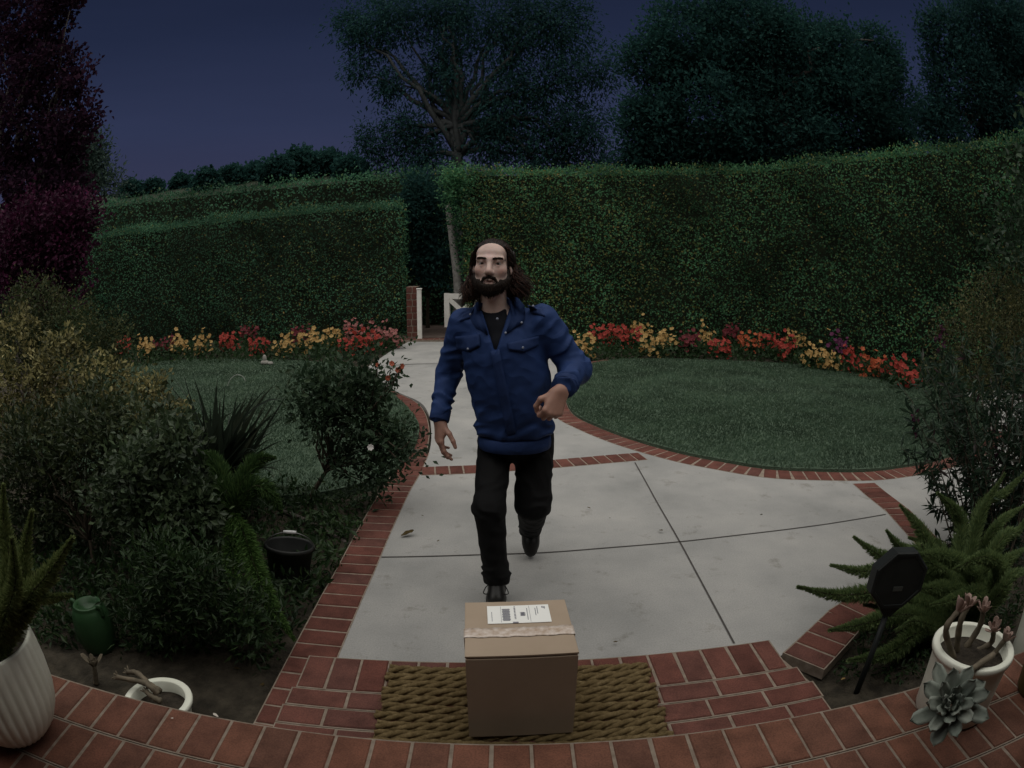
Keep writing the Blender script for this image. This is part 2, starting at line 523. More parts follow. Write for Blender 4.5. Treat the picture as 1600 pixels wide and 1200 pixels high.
slab('path', path_poly, -0.12, 0.0, M['concrete'])
# joints in the concrete
def groove(name, pts, w=0.009):
    L = smooth_line([gz(*p) for p in pts], 4)
    T = norm(np.gradient(L, axis=0)); Nn = np.stack([-T[:, 1], T[:, 0]], 1)
    n = len(L)
    vs = [(*p, 0.0035) for p in L + Nn * w / 2] + [(*p, 0.0035) for p in L - Nn * w / 2]
    mb = MB(); mb.add(vs, [(n + i, n + i + 1, i + 1, i) for i in range(n - 1)])
    o = mb.build(name, M['dark'], smooth=False); o['kind'] = 'structure'
groove('path_joint', [(596, 871), (745, 867.5), (850, 864), (955, 856), (1062, 847), (1150, 837), (1250, 825), (1300, 818), (1384, 804)])
groove('path_joint', [(992, 723), (1010, 755), (1027, 786), (1062, 847), (1090, 899), (1147, 1006)])
groove('path_joint', [(612, 571), (650, 569), (700, 568.5), (760, 568.5), (800, 569)], 0.03)
groove('path_joint', [(1450, 742), (1530, 738), (1600, 745)], 0.012)

# --- lawns
lawn_right = smooth_line([gz(*p) for p in ((895, 647), (932, 667), (990, 689), (1065, 710), (1125, 722), (1200, 734), (1275, 737.5), (1350, 738), (1412, 731), (1462, 721),
                          (1520, 700), (1545, 665), (1530, 635), (1480, 612), (1400, 592), (1300, 577), (1200, 569), (1100, 564.5), (1020, 563), (960, 565), (915, 574), (893, 593), (884, 620))], 6, True)
lawn_left = smooth_line([gz(*p) for p in ((655, 676), (650, 657), (633, 636), (610, 615), (585, 594), (560, 577), (500, 568), (400, 563.5), (300, 564.5), (240, 569), (150, 590), (60, 640),
                         (20, 700), (120, 740), (250, 765), (380, 780), (500, 775), (600, 747), (642, 712))], 6, True)
o = slab('lawn_ground', [tuple(p) for p in lawn_right], -0.1, 0.028, M['turf']); o.name = 'lawn'
slab('lawn', [tuple(p) for p in lawn_left], -0.1, 0.028, M['turf'])
M['grass'] = leafy('grass_blades', [(0.0, (0.040, 0.072, 0.044)), (0.5, (0.050, 0.090, 0.054)), (1.0, (0.070, 0.110, 0.062))], 0.6, 0.2, 0.35, 1.6)
def grass(name, poly, dens, h):
    lo, hi = poly.min(0), poly.max(0)
    n = int(dens * np.prod(hi - lo))
    P = lo + rng.random((n, 2)) * (hi - lo)
    P = P[inside(P, poly)]
    d = np.hypot(P[:, 0], P[:, 1])
    P = P[rng.random(len(P)) < np.clip((6.0 / d) ** 1.6, 0.25, 1)]
    n = len(P)
    d = np.hypot(P[:, 0], P[:, 1])
    P3 = np.c_[P, np.full(n, 0.024)]
    lean = np.c_[0.5 * np.sin(P[:, 0] * 2.1 + P[:, 1]) + rng.normal(0, 0.6, n), 0.5 * np.cos(P[:, 1] * 1.7) + rng.normal(0, 0.6, n), np.full(n, 1.0)]
    V, Fc = kites(P3, lean, rnd_unit(n) + (0, -0.5, 0.2), h * rng.uniform(0.6, 1.3, n), (0.006 * np.clip(d / 4, 1, 2.2)), 0.1, 0.3)
    o = link(name, np_mesh(name, V, Fc, smooth=False), M['grass'])
    return props(o, kind='stuff')
grass('grass', lawn_right, 5200, 0.034)
grass('grass', lawn_left, 4200, 0.034)

# --- brick edgings and the brick landing in front of the porch step
i0 = 10
near = lawn_right[:66]
brick_course('brick_kerb', np.r_[lawn_right[-24:], near][::-1], 0.20, 0.105, 0.006, side=1)
lr = lawn_left
brick_course('brick_kerb', smooth_line([gz(*p) for p in ((668, 702), (671, 672), (664, 645), (649, 628), (615, 611), (584, 592))], 6), 0.22, 0.105, 0.006, side=1)
brick_course('brick_kerb', smooth_line(E_line + [gz(671, 708)], 6), 0.205, 0.108, 0.006, side=1)
brick_course('brick_kerb', [gz(658, 743), gz(743, 740), gz(872, 731), gz(950, 724), gz(1012, 718.5)], 0.19, 0.104, 0.006, side=1)
brick_course('brick_kerb', [gz(1332, 756), gz(1350, 772), gz(1385, 800), gz(1427, 847), gz(1470, 900)], 0.20, 0.104, 0.006, side=1)
brick_course('brick_kerb', [gz(1222, 1024), gz(1295, 956), gz(1350, 921), gz(1385, 898)], 0.205, 0.108, 0.018, side=-1)
PORCH_Z = 0.10
padL, padR = gz(486, 1027)[:2], gz(1199, 1003)[:2]
pu = norm(padR - padL); pv = np.array((pu[1], -pu[0]))       # pv points to the house
plen = np.linalg.norm(padR - padL)
pad_poly = np.array([gz(*p)[:2] for p in ((486, 1015), (483, 1028), (456, 1072), (430, 1130), (410, 1180), (1330, 1150), (1293, 1102), (1274, 1070), (1221, 1027), (1201, 998))])
def padline(v):
    P = padL + pv * v + np.outer(np.linspace(-0.6, plen + 0.6, 400), pu)
    P = P[inside(P + pv * 0.05, pad_poly)]
    return P[[0, len(P) // 2, -1]]
brick_course('brick_landing', padline(0.0), 0.215, 0.112, 0.013, side=-1)
for r in range(4):
    brick_course('brick_landing', padline(0.218 + 0.108 * r), 0.105, 0.225, 0.013, side=-1, stagger=-0.25 * (r % 2))
slab('ground', [tuple(p) for p in pad_poly], -0.12, -0.004, M['mortar']).name = 'brick_landing'
# porch step: courses of bricks on end, parallel to the house
lip = [gz(*p, PORCH_Z)[:2] for p in ((163, 1075), (310, 1116), (475, 1142), (659, 1160), (851, 1161), (1046, 1147), (1216, 1122), (1412, 1079))]
lx = np.array([p[0] for p in lip]); ly = np.array([p[1] for p in lip])
pc = np.polyfit(lx, ly, 1)
def porchline(v): return [(x, pc[0] * x + pc[1] - v) for x in np.linspace(-3.6, 3.6, 8)]
for r in range(7):
    brick_course('porch_step', porchline(0.222 * r), 0.218, 0.122, PORCH_Z, 'porch_brick', side=-1, h=0.16, stagger=0.31 * (r % 3))
M['landing'] = mottled('worn_brick_paving', (0.075, 0.055, 0.046), (0.115, 0.085, 0.072), 9, 0.9, 60, 0.5, 0.004)
# brick landing beyond the gate
brick_course('brick_landing', [(-2.4, 12.06), (-0.5, 12.06)], 0.22, 0.11, 0.03, side=1, h=0.1)
slab('path', [(-2.6, 12.3), (-0.3, 12.3), (0.6, 16), (-3.4, 16)], -0.1, 0.04, M['landing'])

# --- hedges
M['hedge'] = leafy('hedge_leaves', [(0.0, (0.020, 0.048, 0.018)), (0.5, (0.030, 0.070, 0.025)), (0.90, (0.042, 0.088, 0.030)), (1.0, (0.10, 0.10, 0.026))], 0.65, 0.2, 0.6, 0.7)
M['hedge_dull'] = leafy('hedge_leaves_dull', [(0.0, (0.018, 0.042, 0.018)), (0.6, (0.028, 0.060, 0.025)), (0.95, (0.040, 0.074, 0.028)), (1.0, (0.08, 0.085, 0.024))], 0.65, 0.2, 0.6, 0.7)
M['hedge_yellow'] = leafy('hedge_leaves_yellow', [(0.0, (0.045, 0.060, 0.016)), (0.6, (0.085, 0.088, 0.022)), (0.9, (0.14, 0.11, 0.03)), (1.0, (0.22, 0.13, 0.04))], 0.5, 0.3)
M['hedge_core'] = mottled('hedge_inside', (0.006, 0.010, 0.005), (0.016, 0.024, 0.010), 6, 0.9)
def hedge(name, line, z1, thick, label, dens=420, leaf=0.06, mats=('hedge', 'hedge_yellow'), yellow=None, side=1, topvar=0.06, z0=-0.05):
    line = smooth_line(line, 6)
    T = norm(np.gradient(line, axis=0)); Nn = np.stack([-T[:, 1], T[:, 0]], 1) * side     # Nn points to the back
    z1 = np.broadcast_to(np.asarray(z1, float), (len(line),)) if np.isscalar(z1) else np.interp(np.linspace(0, 1, len(line)), np.linspace(0, 1, len(z1)), z1)
    root = empty(name, (*line[len(line) // 2], 0), label, 'hedge')
    n = len(line); ins = 0.27
    mb = MB()
    vs = []
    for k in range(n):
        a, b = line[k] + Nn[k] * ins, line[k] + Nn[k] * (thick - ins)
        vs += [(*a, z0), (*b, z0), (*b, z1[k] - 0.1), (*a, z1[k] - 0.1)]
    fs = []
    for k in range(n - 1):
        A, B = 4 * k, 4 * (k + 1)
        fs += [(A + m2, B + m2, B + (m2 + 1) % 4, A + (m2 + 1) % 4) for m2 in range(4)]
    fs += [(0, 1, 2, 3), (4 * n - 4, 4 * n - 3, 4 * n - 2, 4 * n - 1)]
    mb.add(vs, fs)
    mb.build('branches', M['hedge_core'], root, True, smooth=False)  # solid dark core set inside the hedge to block light, not real branches
    seg = np.linalg.norm(np.diff(line, axis=0), axis=1); cum = np.r_[0, np.cumsum(seg)]
    def sample(m2, top):
        s = rng.random(m2) * cum[-1]
        x = np.interp(s, cum, line[:, 0]); y = np.interp(s, cum, line[:, 1])
        nn = norm(np.c_[np.interp(s, cum, Nn[:, 0]), np.interp(s, cum, Nn[:, 1])])
        zt = np.interp(s, cum, z1)
        if top:
            d = rng.random(m2) * thick
            z = zt + rng.normal(0, topvar, m2) + 0.04 * np.sin(s * 3.1) - 0.05 * np.abs(d / thick - 0.5)
            out = np.c_[np.zeros(m2), np.zeros(m2), np.ones(m2)]
        else:
            z = z0 + rng.random(m2) ** 0.9 * (zt - z0)
            bumpy = 0.07 * np.sin(s * 2.3 + 1.7 * np.sin(z * 2.1)) + 0.05 * np.sin(z * 4.3 + s * 5.1) + 0.04 * np.sin(s * 9.0 + z * 7.0)
            rim = np.clip((z - zt + 0.25) / 0.25, 0, 1) ** 2 * 0.16
            foot = np.clip((0.5 - z) / 0.5, 0, 1) * 0.16
            d = bumpy + rim + foot + np.abs(rng.normal(0, 0.06, m2))
            out = np.c_[-nn, np.full(m2, 0.15)]
        P = np.c_[x + nn[:, 0] * d, y + nn[:, 1] * d, z]
        return P, out
    L_ = cum[-1]
    hm = float(np.mean(z1)) - z0
    A = [sample(int(dens * L_ * hm), False), sample(int(dens * 0.9 * L_ * thick), True)]
    # the two ends
    for k, sg in ((0, -1), (n - 1, 1)):
        m2 = int(dens * thick * hm)
        d = rng.random(m2) * thick; z = z0 + rng.random(m2) * (z1[k] - z0)
        P = np.c_[line[k, 0] + Nn[k, 0] * d, line[k, 1] + Nn[k, 1] * d, z] + np.r_[T[k] * sg, 0] * (0.05 * rng.normal(size=(m2, 1)))
        A.append((P, np.tile(np.r_[T[k] * sg, 0.15], (m2, 1))))
    P = np.concatenate([a[0] for a in A]); O = np.concatenate([a[1] for a in A])
    m2 = len(P)
    D = norm(O * 0.5 + rnd_unit(m2) * 0.9 + (0, 0, 0.25)); N = norm(O + rnd_unit(m2) * 0.7 + (0, 0, 0.4))
    s = rng.uniform(0.6, 1.35, m2)
    V, Fc = kites(P, D, N, leaf * s, leaf * 0.62 * s, 0.2)
    mi = np.zeros(m2, int)
    if yellow is not None: mi = (rng.random(m2) < yellow(P)).astype(int)
    link('foliage', np_mesh('foliage', V, Fc, smooth=False, mat_idx=np.r_[mi, mi]), [M[k2] for k2 in mats], root, True)
    return root
hz = [3.35, 3.35, 3.35, 3.4, 3.5, 3.65, 3.8, 3.95, 4.05, 4.05, 4.05]
hr_line = [gz(px, py, z)[:2] for (px, py), z in zip(((732, 265), (800, 264), (960, 263), (1100, 262), (1200, 255), (1300, 243), (1400, 232), (1500, 221), (1600, 206)), hz)]
hr_line += [hr_line[-1] + np.array((0.1, -2.0)), hr_line[-1] + np.array((0.1, -4.2))]
def hr_yellow(P):
    d = np.clip(1 - (P[:, 0] + 1.2) / 5.5, 0, 1)
    return 0.10 + 0.62 * d * (0.5 + 0.5 * np.sin(P[:, 0] * 2.6 + 2 * np.sin(P[:, 2] * 1.9)) ** 2) * np.clip(1.25 - P[:, 2] / 3.4, 0.15, 1)
hedge('hedge', hr_line, hz, 1.3, 'long tall clipped hedge behind the round lawn on the gate\'s right, with scattered yellow leaves', 900, 0.050, yellow=hr_yellow)
hl_line = [gz(-60, 575)[:2] + (-1.0, -1.5), gz(60, 555)[:2], gz(170, 545)[:2], gz(300, 536)[:2], gz(450, 532)[:2], gz(560, 530)[:2], gz(632, 528)[:2]]
hedge('hedge', hl_line, [2.45, 2.55, 2.62, 2.68, 2.72, 2.74, 2.72], 1.3, 'lower dark green hedge left of the gate behind the smaller flower row', 900, 0.048,
      ('hedge_dull', 'hedge_yellow'), yellow=lambda P: 0.03 + 0.22 * np.clip((P[:, 0] + 7) / 5, 0, 1) * np.clip(1.2 - P[:, 2] / 3, 0, 1))
hb_px = [(130, 322), (230, 308), (320, 298), (450, 285), (590, 272), (700, 262)]
hb_top = [gy(px, py, 14.6) for px, py in hb_px]
hb_line = [p[:2] for p in hb_top]
hedge('hedge', hb_line, [p[2] for p in hb_top], 1.2, 'taller hedge rising behind the lower hedge and the gate opening', 300, 0.075, ('hedge_dull', 'hedge_yellow'), yellow=lambda P: np.full(len(P), 0.01), topvar=0.1)

# --- hill beyond with a line of small trees
hx = np.linspace(-70, 40, 56)
hpts = [gy(px, py, 60.0) for px, py in ((0, 318), (160, 305), (260, 296), (360, 285), (460, 276), (560, 272), (700, 275), (900, 300))]
hzv = np.interp(hx, [p[0] for p in hpts], [p[2] for p in hpts])
vs, fs = [], []
prof = [(38, -0.2), (44, 0.35), (52, 0.8), (60, 1.0), (75, 0.9), (100, 0.3), (120, 0.0)]
for yv, k in prof:
    for xi, zi in zip(hx, hzv): vs.append((xi * yv / 60, yv, max(zi * k, -0.3) if k > 0 else -0.3))
nx = len(hx)
for a in range(len(prof) - 1):
    for k in range(nx - 1): fs.append((a * nx + k, a * nx + k + 1, (a + 1) * nx + k + 1, (a + 1) * nx + k))
mb = MB(); mb.add(vs, fs)
o = mb.build('hill', mottled('hill_scrub', (0.012, 0.018, 0.010), (0.022, 0.03, 0.016), 0.6, 0.95)); o['kind'] = 'structure'

# ================================================================== TREES AND SHRUBS
def lob(px, py, Y, rpx, sq=1.0, dY=0.0):
    c = gy(px, py, Y)
    d = np.linalg.norm(c - CAM)
    r = rpx * d / F_PX
    return (c + (0, dY, 0), (r, r * 1.0, r * sq))
def tree(name, label, base, lobes, trunk_top, r0, n_clumps, per, clump_r, L, W, leaf_mat, bark='bark', group=None, ntar=7, cat='tree', **kw):
    root = empty(name, base, label, cat, group)
    o, cen = foliage('crown', lobes, n_clumps, per, clump_r, L, W, M[leaf_mat], root, **kw)
    tg = [l[0] for l in lobes] + [cen[k] for k in rng.choice(len(cen), min(ntar, len(cen)), replace=False)]
    limbs('trunk', base, tg, r0, M[bark], root, trunk_top=trunk_top)
    return root
M['tree_dark'] = leafy('tree_leaves_dark', [(0, (0.015, 0.030, 0.024)), (0.6, (0.021, 0.041, 0.030)), (1, (0.029, 0.052, 0.035))], 0.8, 0.08, 0.3, 0.5)
M['tree_mid'] = leafy('tree_leaves_mid', [(0, (0.018, 0.036, 0.034)), (0.6, (0.024, 0.048, 0.042)), (1, (0.034, 0.060, 0.050))], 0.8, 0.08, 0.3, 0.5)
M['tree_blue'] = leafy('tree_leaves_blue', [(0, (0.030, 0.050, 0.048)), (1, (0.06, 0.085, 0.08))], 0.6, 0.2, 0.2, 0.5)
M['purple'] = leafy('purple_leaves', [(0, (0.018, 0.009, 0.018)), (0.6, (0.032, 0.013, 0.028)), (1, (0.05, 0.018, 0.036))], 0.75, 0.1, 0.3, 0.8)
M['magenta'] = leafy('magenta_bracts', [(0, (0.030, 0.008, 0.022)), (0.6, (0.050, 0.010, 0.032)), (0.9, (0.075, 0.014, 0.045)), (1, (0.13, 0.022, 0.075))], 0.6, 0.2, 0.35, 2.0)
M['moss'] = leafy('shrub_leaves_moss', [(0, (0.02, 0.035, 0.012)), (1, (0.05, 0.065, 0.022))], 0.6, 0.2)

M['grey_bark'] = mottled('grey_bark', (0.032, 0.036, 0.036), (0.065, 0.07, 0.07), 12, 0.9, 30, 0.6, 0.02)
Yt = 17.0
tree('drooping_tree', 'tall airy tree with a forked pale trunk rising behind the hedge above the gate', (*gy(722, 262, Yt)[:2], 0.0),
     [lob(*a) for a in ((572, 60, Yt, 40), (545, 35, Yt, 26), (560, 110, Yt, 22), (615, 25, Yt, 60), (700, 15, Yt, 75), (790, 35, Yt, 75), (870, 40, Yt, 70), (925, 110, Yt, 45), (905, 195, Yt, 60), (850, 130, Yt, 60),
                        (640, 205, Yt, 48), (588, 225, Yt, 34), (690, 120, Yt, 55), (790, 165, Yt, 62), (610, 130, Yt, 32), (850, 230, Yt, 50), (930, 245, Yt, 30), (770, 225, Yt, 40), (660, 245, Yt, 40), (610, 262, Yt, 26), (700, 266, Yt, 24), (760, 262, Yt, 28), (820, 262, Yt, 32), (880, 262, Yt, 32), (940, 266, Yt, 26))],
     gy(716, 195, Yt), 0.20, 950, 56, 0.20, 0.13, 0.045, 'tree_mid', 'grey_bark', droop=0.7, up=0.0, shell=0.15, ntar=16, squash=1.3)
Yt = 13.5
tree('dense_tree', 'broad dense dark tree behind the hedge above the right-hand flower row', (*gy(1190, 262, Yt)[:2], 0.0),
     [lob(*a) for a in ((1012, 95, Yt, 42), (1075, 60, Yt, 70), (1165, 55, Yt, 85), (1250, 105, Yt, 85), (1110, 170, Yt, 105), (1220, 205, Yt, 100), (1320, 175, Yt, 85), (1368, 65, Yt, 26), (1385, 105, Yt, 32),
                        (1030, 205, Yt, 62), (1400, 210, Yt, 48), (1300, 90, Yt, 55), (1360, 135, Yt, 50), (1010, 245, Yt, 40), (1420, 160, Yt, 22), (1060, 255, Yt, 34), (1130, 258, Yt, 34), (1300, 240, Yt, 34), (1390, 235, Yt, 30), (985, 262, Yt, 20))],
     gy(1190, 215, Yt), 0.25, 1900, 62, 0.17, 0.11, 0.06, 'tree_dark', shell=0.45, ntar=10)
Yt = 10.0
tree('dense_tree', 'dark bluish tree filling the top right corner behind the hedge', (*gy(1555, 262, Yt)[:2], 0.0),
     [lob(*a) for a in ((1475, 50, Yt, 42), (1545, 50, Yt, 80), (1500, 130, Yt, 62), (1590, 150, Yt, 85), (1462, 175, Yt, 28), (1570, 230, Yt, 70), (1480, 215, Yt, 38), (1640, 60, Yt, 80))],
     gy(1555, 200, Yt), 0.22, 1000, 60, 0.15, 0.10, 0.05, 'tree_mid', shell=0.35, ntar=10)
Yt = 24.0
tree('pale_tree', 'small pale bluish tree beyond the left hedge, behind the purple tree', (*gy(140, 290, Yt)[:2], 0.0),
     [lob(*a) for a in ((130, 245, Yt, 34), (148, 275, Yt, 26), (110, 270, Yt, 36), (178, 288, Yt, 12))], gy(140, 285, Yt), 0.16, 260, 30, 0.35, 0.22, 0.1, 'tree_blue')
# the row of trees on the hill
ords = ['first', 'second', 'third', 'fourth', 'fifth', 'sixth', 'seventh', 'eighth', 'ninth', 'tenth', 'eleventh', 'twelfth', 'thirteenth']
for k, (px, py, r) in enumerate(((205, 296, 8), (240, 294, 9), (283, 288, 12), (322, 282, 14), (362, 277, 14), (398, 272, 15), (432, 266, 18), (470, 254, 22), (512, 256, 20), (548, 264, 17))):
    Yt = 56.0 + (k % 3) * 2
    b = gy(px, py + r * 1.2, Yt)
    tree('hill_tree', f'{ords[k]} small dark tree from the pale bluish tree along the far hill line', (b[0], b[1], b[2] - 1.5),
         [lob(px, py, Yt, r, 0.9), lob(px - r * 0.7, py + r * 0.4, Yt, r * 0.6), lob(px + r * 0.7, py + r * 0.3, Yt, r * 0.65)], gy(px, py + r * 0.5, Yt), 0.2, 130, 22, 0.28, 0.45, 0.3, 'tree_dark', group='trees on the far hill line', ntar=3)
# purple tree and bougainvillea
Yt = 6.2
tree('purple_leaf_tree', 'tall purple leaved tree at the top left, above the magenta shrub', (*gy(30, 560, Yt)[:2], -0.05),
     [lob(*a) for a in ((20, 30, Yt, 60), (75, 40, Yt, 42), (100, 90, Yt, 28), (120, 135, Yt, 34), (60, 120, Yt, 60), (35, 210, Yt, 80), (105, 205, Yt, 46), (140, 180, Yt, 20), (50, 300, Yt, 70), (88, 265, Yt, 42), (70, 345, Yt, 60), (20, 380, Yt, 60), (110, 300, Yt, 34), (10, 120, Yt, 60), (105, -10, Yt, 36))],
     gy(30, 380, Yt), 0.10, 760, 30, 0.075, 0.075, 0.05, 'purple', shell=0.3, ntar=14)
Yt = 5.6
tree('bougainvillea', 'magenta flowering bougainvillea below the purple tree, beside the left hedge', (*gy(30, 590, Yt)[:2], -0.05),
     [lob(*a) for a in ((55, 365, Yt, 62), (110, 338, Yt, 38), (140, 325, Yt, 14), (100, 395, Yt, 36), (35, 425, Yt, 60), (120, 375, Yt, 20), (75, 450, Yt, 40), (122, 455, Yt, 14))],
     gy(35, 470, Yt), 0.05, 560, 24, 0.085, 0.055, 0.04, 'magenta', cat='shrub', shell=0.35, ntar=10)

def shrub(name, label, base, lobes, n_clumps, per, clump_r, L, W, mat, stems=10, r0=0.02, cat='shrub', group=None, height=0.35, **kw):
    root = empty(name, base, label, cat, group)
    o, cen = foliage('foliage', lobes, n_clumps, per, clump_r, L, W, M[mat], root, **kw)
    tg = [cen[k] for k in rng.choice(len(cen), min(stems, len(cen)), replace=False)]
    top = np.asarray(base, float) + (np.mean([l[0] for l in lobes], 0) - base) * height
    limbs('stem', base, tg, r0, M['stem'], root, trunk_top=top)
    return root, cen
M['varieg'] = leafy('yellow_green_leaves', [(0, (0.04, 0.05, 0.02)), (0.35, (0.08, 0.08, 0.03)), (0.6, (0.23, 0.215, 0.085)), (1, (0.40, 0.35, 0.16))], 0.55, 0.3, 0.35, 3.0)
M['dull_varieg'] = leafy('dull_yellow_leaves', [(0, (0.03, 0.035, 0.016)), (0.6, (0.07, 0.07, 0.032)), (1, (0.15, 0.12, 0.06))], 0.55, 0.3, 0.35, 3.0)
M['dull_green'] = leafy('dull_green_leaves', [(0, (0.026, 0.036, 0.018)), (0.7, (0.05, 0.058, 0.028)), (1, (0.12, 0.10, 0.05))], 0.6, 0.2, 0.35, 3.0)
M['olive'] = leafy('olive_leaves', [(0, (0.024, 0.034, 0.018)), (0.7, (0.045, 0.055, 0.028)), (1, (0.08, 0.085, 0.042))], 0.5, 0.35, 0.3, 3.0)
M['grey_green'] = leafy('grey_green_leaves', [(0, (0.030, 0.045, 0.028)), (0.6, (0.055, 0.078, 0.046)), (1, (0.11, 0.14, 0.085))], 0.45, 0.4, 0.3, 4.0)
M['weed'] = leafy('weed_leaves', [(0, (0.026, 0.046, 0.022)), (0.7, (0.046, 0.072, 0.034)), (1, (0.08, 0.105, 0.05))], 0.5, 0.35, 0.3, 4.0)
M['rose'] = leafy('rose_leaves', [(0, (0.018, 0.032, 0.020)), (0.6, (0.030, 0.050, 0.030)), (1, (0.05, 0.070, 0.042))], 0.55, 0.25, 0.3, 3.0)
Y1 = 4.2
shrub('fine_leaved_shrub', 'dull brown green shrub under the bougainvillea, behind the yellow spotted shrub', gz(70, 700, -0.05),
      [lob(*a) for a in ((60, 480, Y1, 48), (110, 510, Y1, 45), (30, 540, Y1, 50), (155, 560, Y1, 36), (180, 520, Y1, 22))], 420, 24, 0.06, 0.032, 0.018, 'dull_green', 12, 0.015)
Y1 = 3.0
shrub('variegated_shrub', 'yellow spotted variegated shrub at the left edge above the grey green shrub', gz(70, 800, -0.05),
      [lob(*a) for a in ((40, 560, Y1, 55), (100, 575, Y1, 55), (165, 590, Y1, 42), (60, 620, Y1, 60), (205, 600, Y1, 30), (140, 640, Y1, 50), (10, 650, Y1, 50), (95, 530, Y1, 26), (235, 615, Y1, 32), (262, 640, Y1, 26), (215, 650, Y1, 34), (20, 505, Y1, 30))], 320, 26, 0.030, 0.034, 0.018, 'varieg', 20, 0.010, shell=0.3)
Y1 = 2.65
shrub('olive_shrub', 'dark olive broad leaved shrub with bare bent branches, below the yellow spotted shrub', gz(150, 900, -0.05),
      [lob(*a) for a in ((60, 700, Y1, 60), (130, 720, Y1, 60), (30, 770, Y1, 55), (190, 690, Y1, 50), (100, 790, Y1, 50), (240, 670, Y1, 35), (150, 660, Y1, 50))], 480, 15, 0.05, 0.045, 0.020, 'olive', 18, 0.016)
Y1 = 2.35
shrub('grey_green_shrub', 'grey green round leaved shrub between the olive shrub and the spiky flax', gz(235, 950, -0.05),
      [lob(*a) for a in ((225, 735, Y1, 48), (270, 690, Y1, 36), (285, 790, Y1, 46), (230, 800, Y1, 48), (315, 800, Y1, 26), (265, 850, Y1, 34), (180, 780, Y1, 40), (320, 830, Y1, 20))], 460, 15, 0.042, 0.038, 0.021, 'grey_green', 14, 0.013, fold=0.12)
Y1 = 1.95
shrub('leafy_weed_plant', 'low leafy green plant below the grey green shrub, behind the white rimmed pot', gz(300, 1000, -0.06),
      [lob(*a) for a in ((250, 890, Y1, 45), (310, 900, Y1, 45), (340, 950, Y1, 45), (270, 960, Y1, 40), (380, 960, Y1, 34), (210, 930, Y1, 30), (230, 985, Y1, 25), (395, 1005, Y1, 18))], 330, 12, 0.045, 0.042, 0.013, 'weed', 12, 0.006, cat='plant')
# rose bush on one bare stem
Y1 = 3.65
rose, cen = shrub('rose_bush', 'round dark rose bush on a bare stem beside the brick edged path', gz(478, 790, -0.05),
      [lob(*a) for a in ((520, 605, Y1, 42), (575, 605, Y1, 34), (500, 650, Y1, 38), (555, 660, Y1, 48), (605, 685, Y1, 36), (590, 735, Y1, 28), (540, 725, Y1, 26), (635, 705, Y1, 20), (478, 590, Y1, 22), (595, 768, Y1, 12), (612, 590, Y1, 12), (560, 568, Y1, 18), (465, 625, Y1, 14))],
      310, 13, 0.055, 0.044, 0.023, 'rose', 26, 0.018, height=0.5, shell=0.15)
M['petal_white'] = principled('white_petals', (0.5, 0.48, 0.46), 0.6)[0]
M['petal_rust'] = principled('rust_petals', (0.30, 0.07, 0.035), 0.6)[0]
def blossom(P, r, facing, petals=5, spread=0.5):
    Ds, Ns, Ps, Ls = [], [], [], []
    for p in P:
        f = norm(np.asarray(facing) + rng.normal(size=3) * spread)
        a = norm(np.cross(f, (0.3, 0.2, 1.0))); b = np.cross(f, a)
        ph = random.random() * 6.28
        s = r * random.uniform(0.7, 1.2)
        for k in range(petals):
            t = ph + 2 * math.pi * k / petals
            Ds.append(a * math.cos(t) + b * math.sin(t) + f * 0.35); Ns.append(f); Ps.append(p); Ls.append(s)
    Ls = np.array(Ls)
    return kites(np.array(Ps), np.array(Ds), np.array(Ns), Ls, Ls * 0.95, -0.12, 0.6)
V, Fc = join([blossom([gy(579, 699, 3.25)], 0.020, (0, -1, 0.3), 7)])
link('blossom', np_mesh('blossom', V, Fc, smooth=False), M['petal_white'], rose, True)
V, Fc = join([blossom([gy(*p) for p in ((612, 568, 3.5), (622, 578, 3.5), (628, 572, 3.5), (606, 590, 3.4), (590, 570, 3.5))], 0.02, (0, -1, 0.3), 6)])
link('blossom', np_mesh('blossom', V, Fc, smooth=False), M['petal_rust'], rose, True, label='rust coloured bud leaves')
def smooth_line3(pts, n=6):
    P = [np.asarray(p, float) for p in pts]
    out, m = [], len(P)
    for i in range(m - 1):
        p0 = P[i - 1] if i else 2 * P[0] - P[1]
        p3 = P[i + 2] if i + 2 < m else 2 * P[-1] - P[-2]
        for k in range(n):
            t = k / n
            out.append(0.5 * (2 * P[i] + (P[i + 1] - p0) * t + (2 * p0 - 5 * P[i] + 4 * P[i + 1] - p3) * t * t + (3 * P[i] - p0 - 3 * P[i + 1] + p3) * t ** 3))
    out.append(P[-1])
    return np.array(out)
# long shoots that stick out of the rose bush and carry the rust coloured buds
mb = MB(); sP = []
for tip, via in (((612, 568, 3.5), (600, 620, 3.55)), ((622, 578, 3.5), (608, 612, 3.55)), ((628, 572, 3.5), (612, 600, 3.5)), ((606, 590, 3.4), (598, 615, 3.45)), ((590, 570, 3.5), (586, 600, 3.55)), ((640, 690, 3.4), (620, 700, 3.5)), ((655, 705, 3.4), (625, 720, 3.5))):
    q = smooth_line3([gy(570, 655, 3.65), gy(*via), gy(*tip)], 6)
    mb.tube(list(q), list(np.linspace(0.006, 0.0025, len(q))), 5); sP += list(q[3:])
mb.build('stem', M['stem'], rose, True)
sP = np.array(sP); sP = np.repeat(sP, 2, 0)
V, Fc = kites(sP, rnd_unit(len(sP)) + (0, 0, -0.2), rnd_unit(len(sP)) + (0, 0, 0.8), 0.042 * rng.uniform(0.7, 1.2, len(sP)), 0.022, 0.2)
link('foliage', np_mesh('foliage', V, Fc, smooth=False), M['rose'], rose, True)
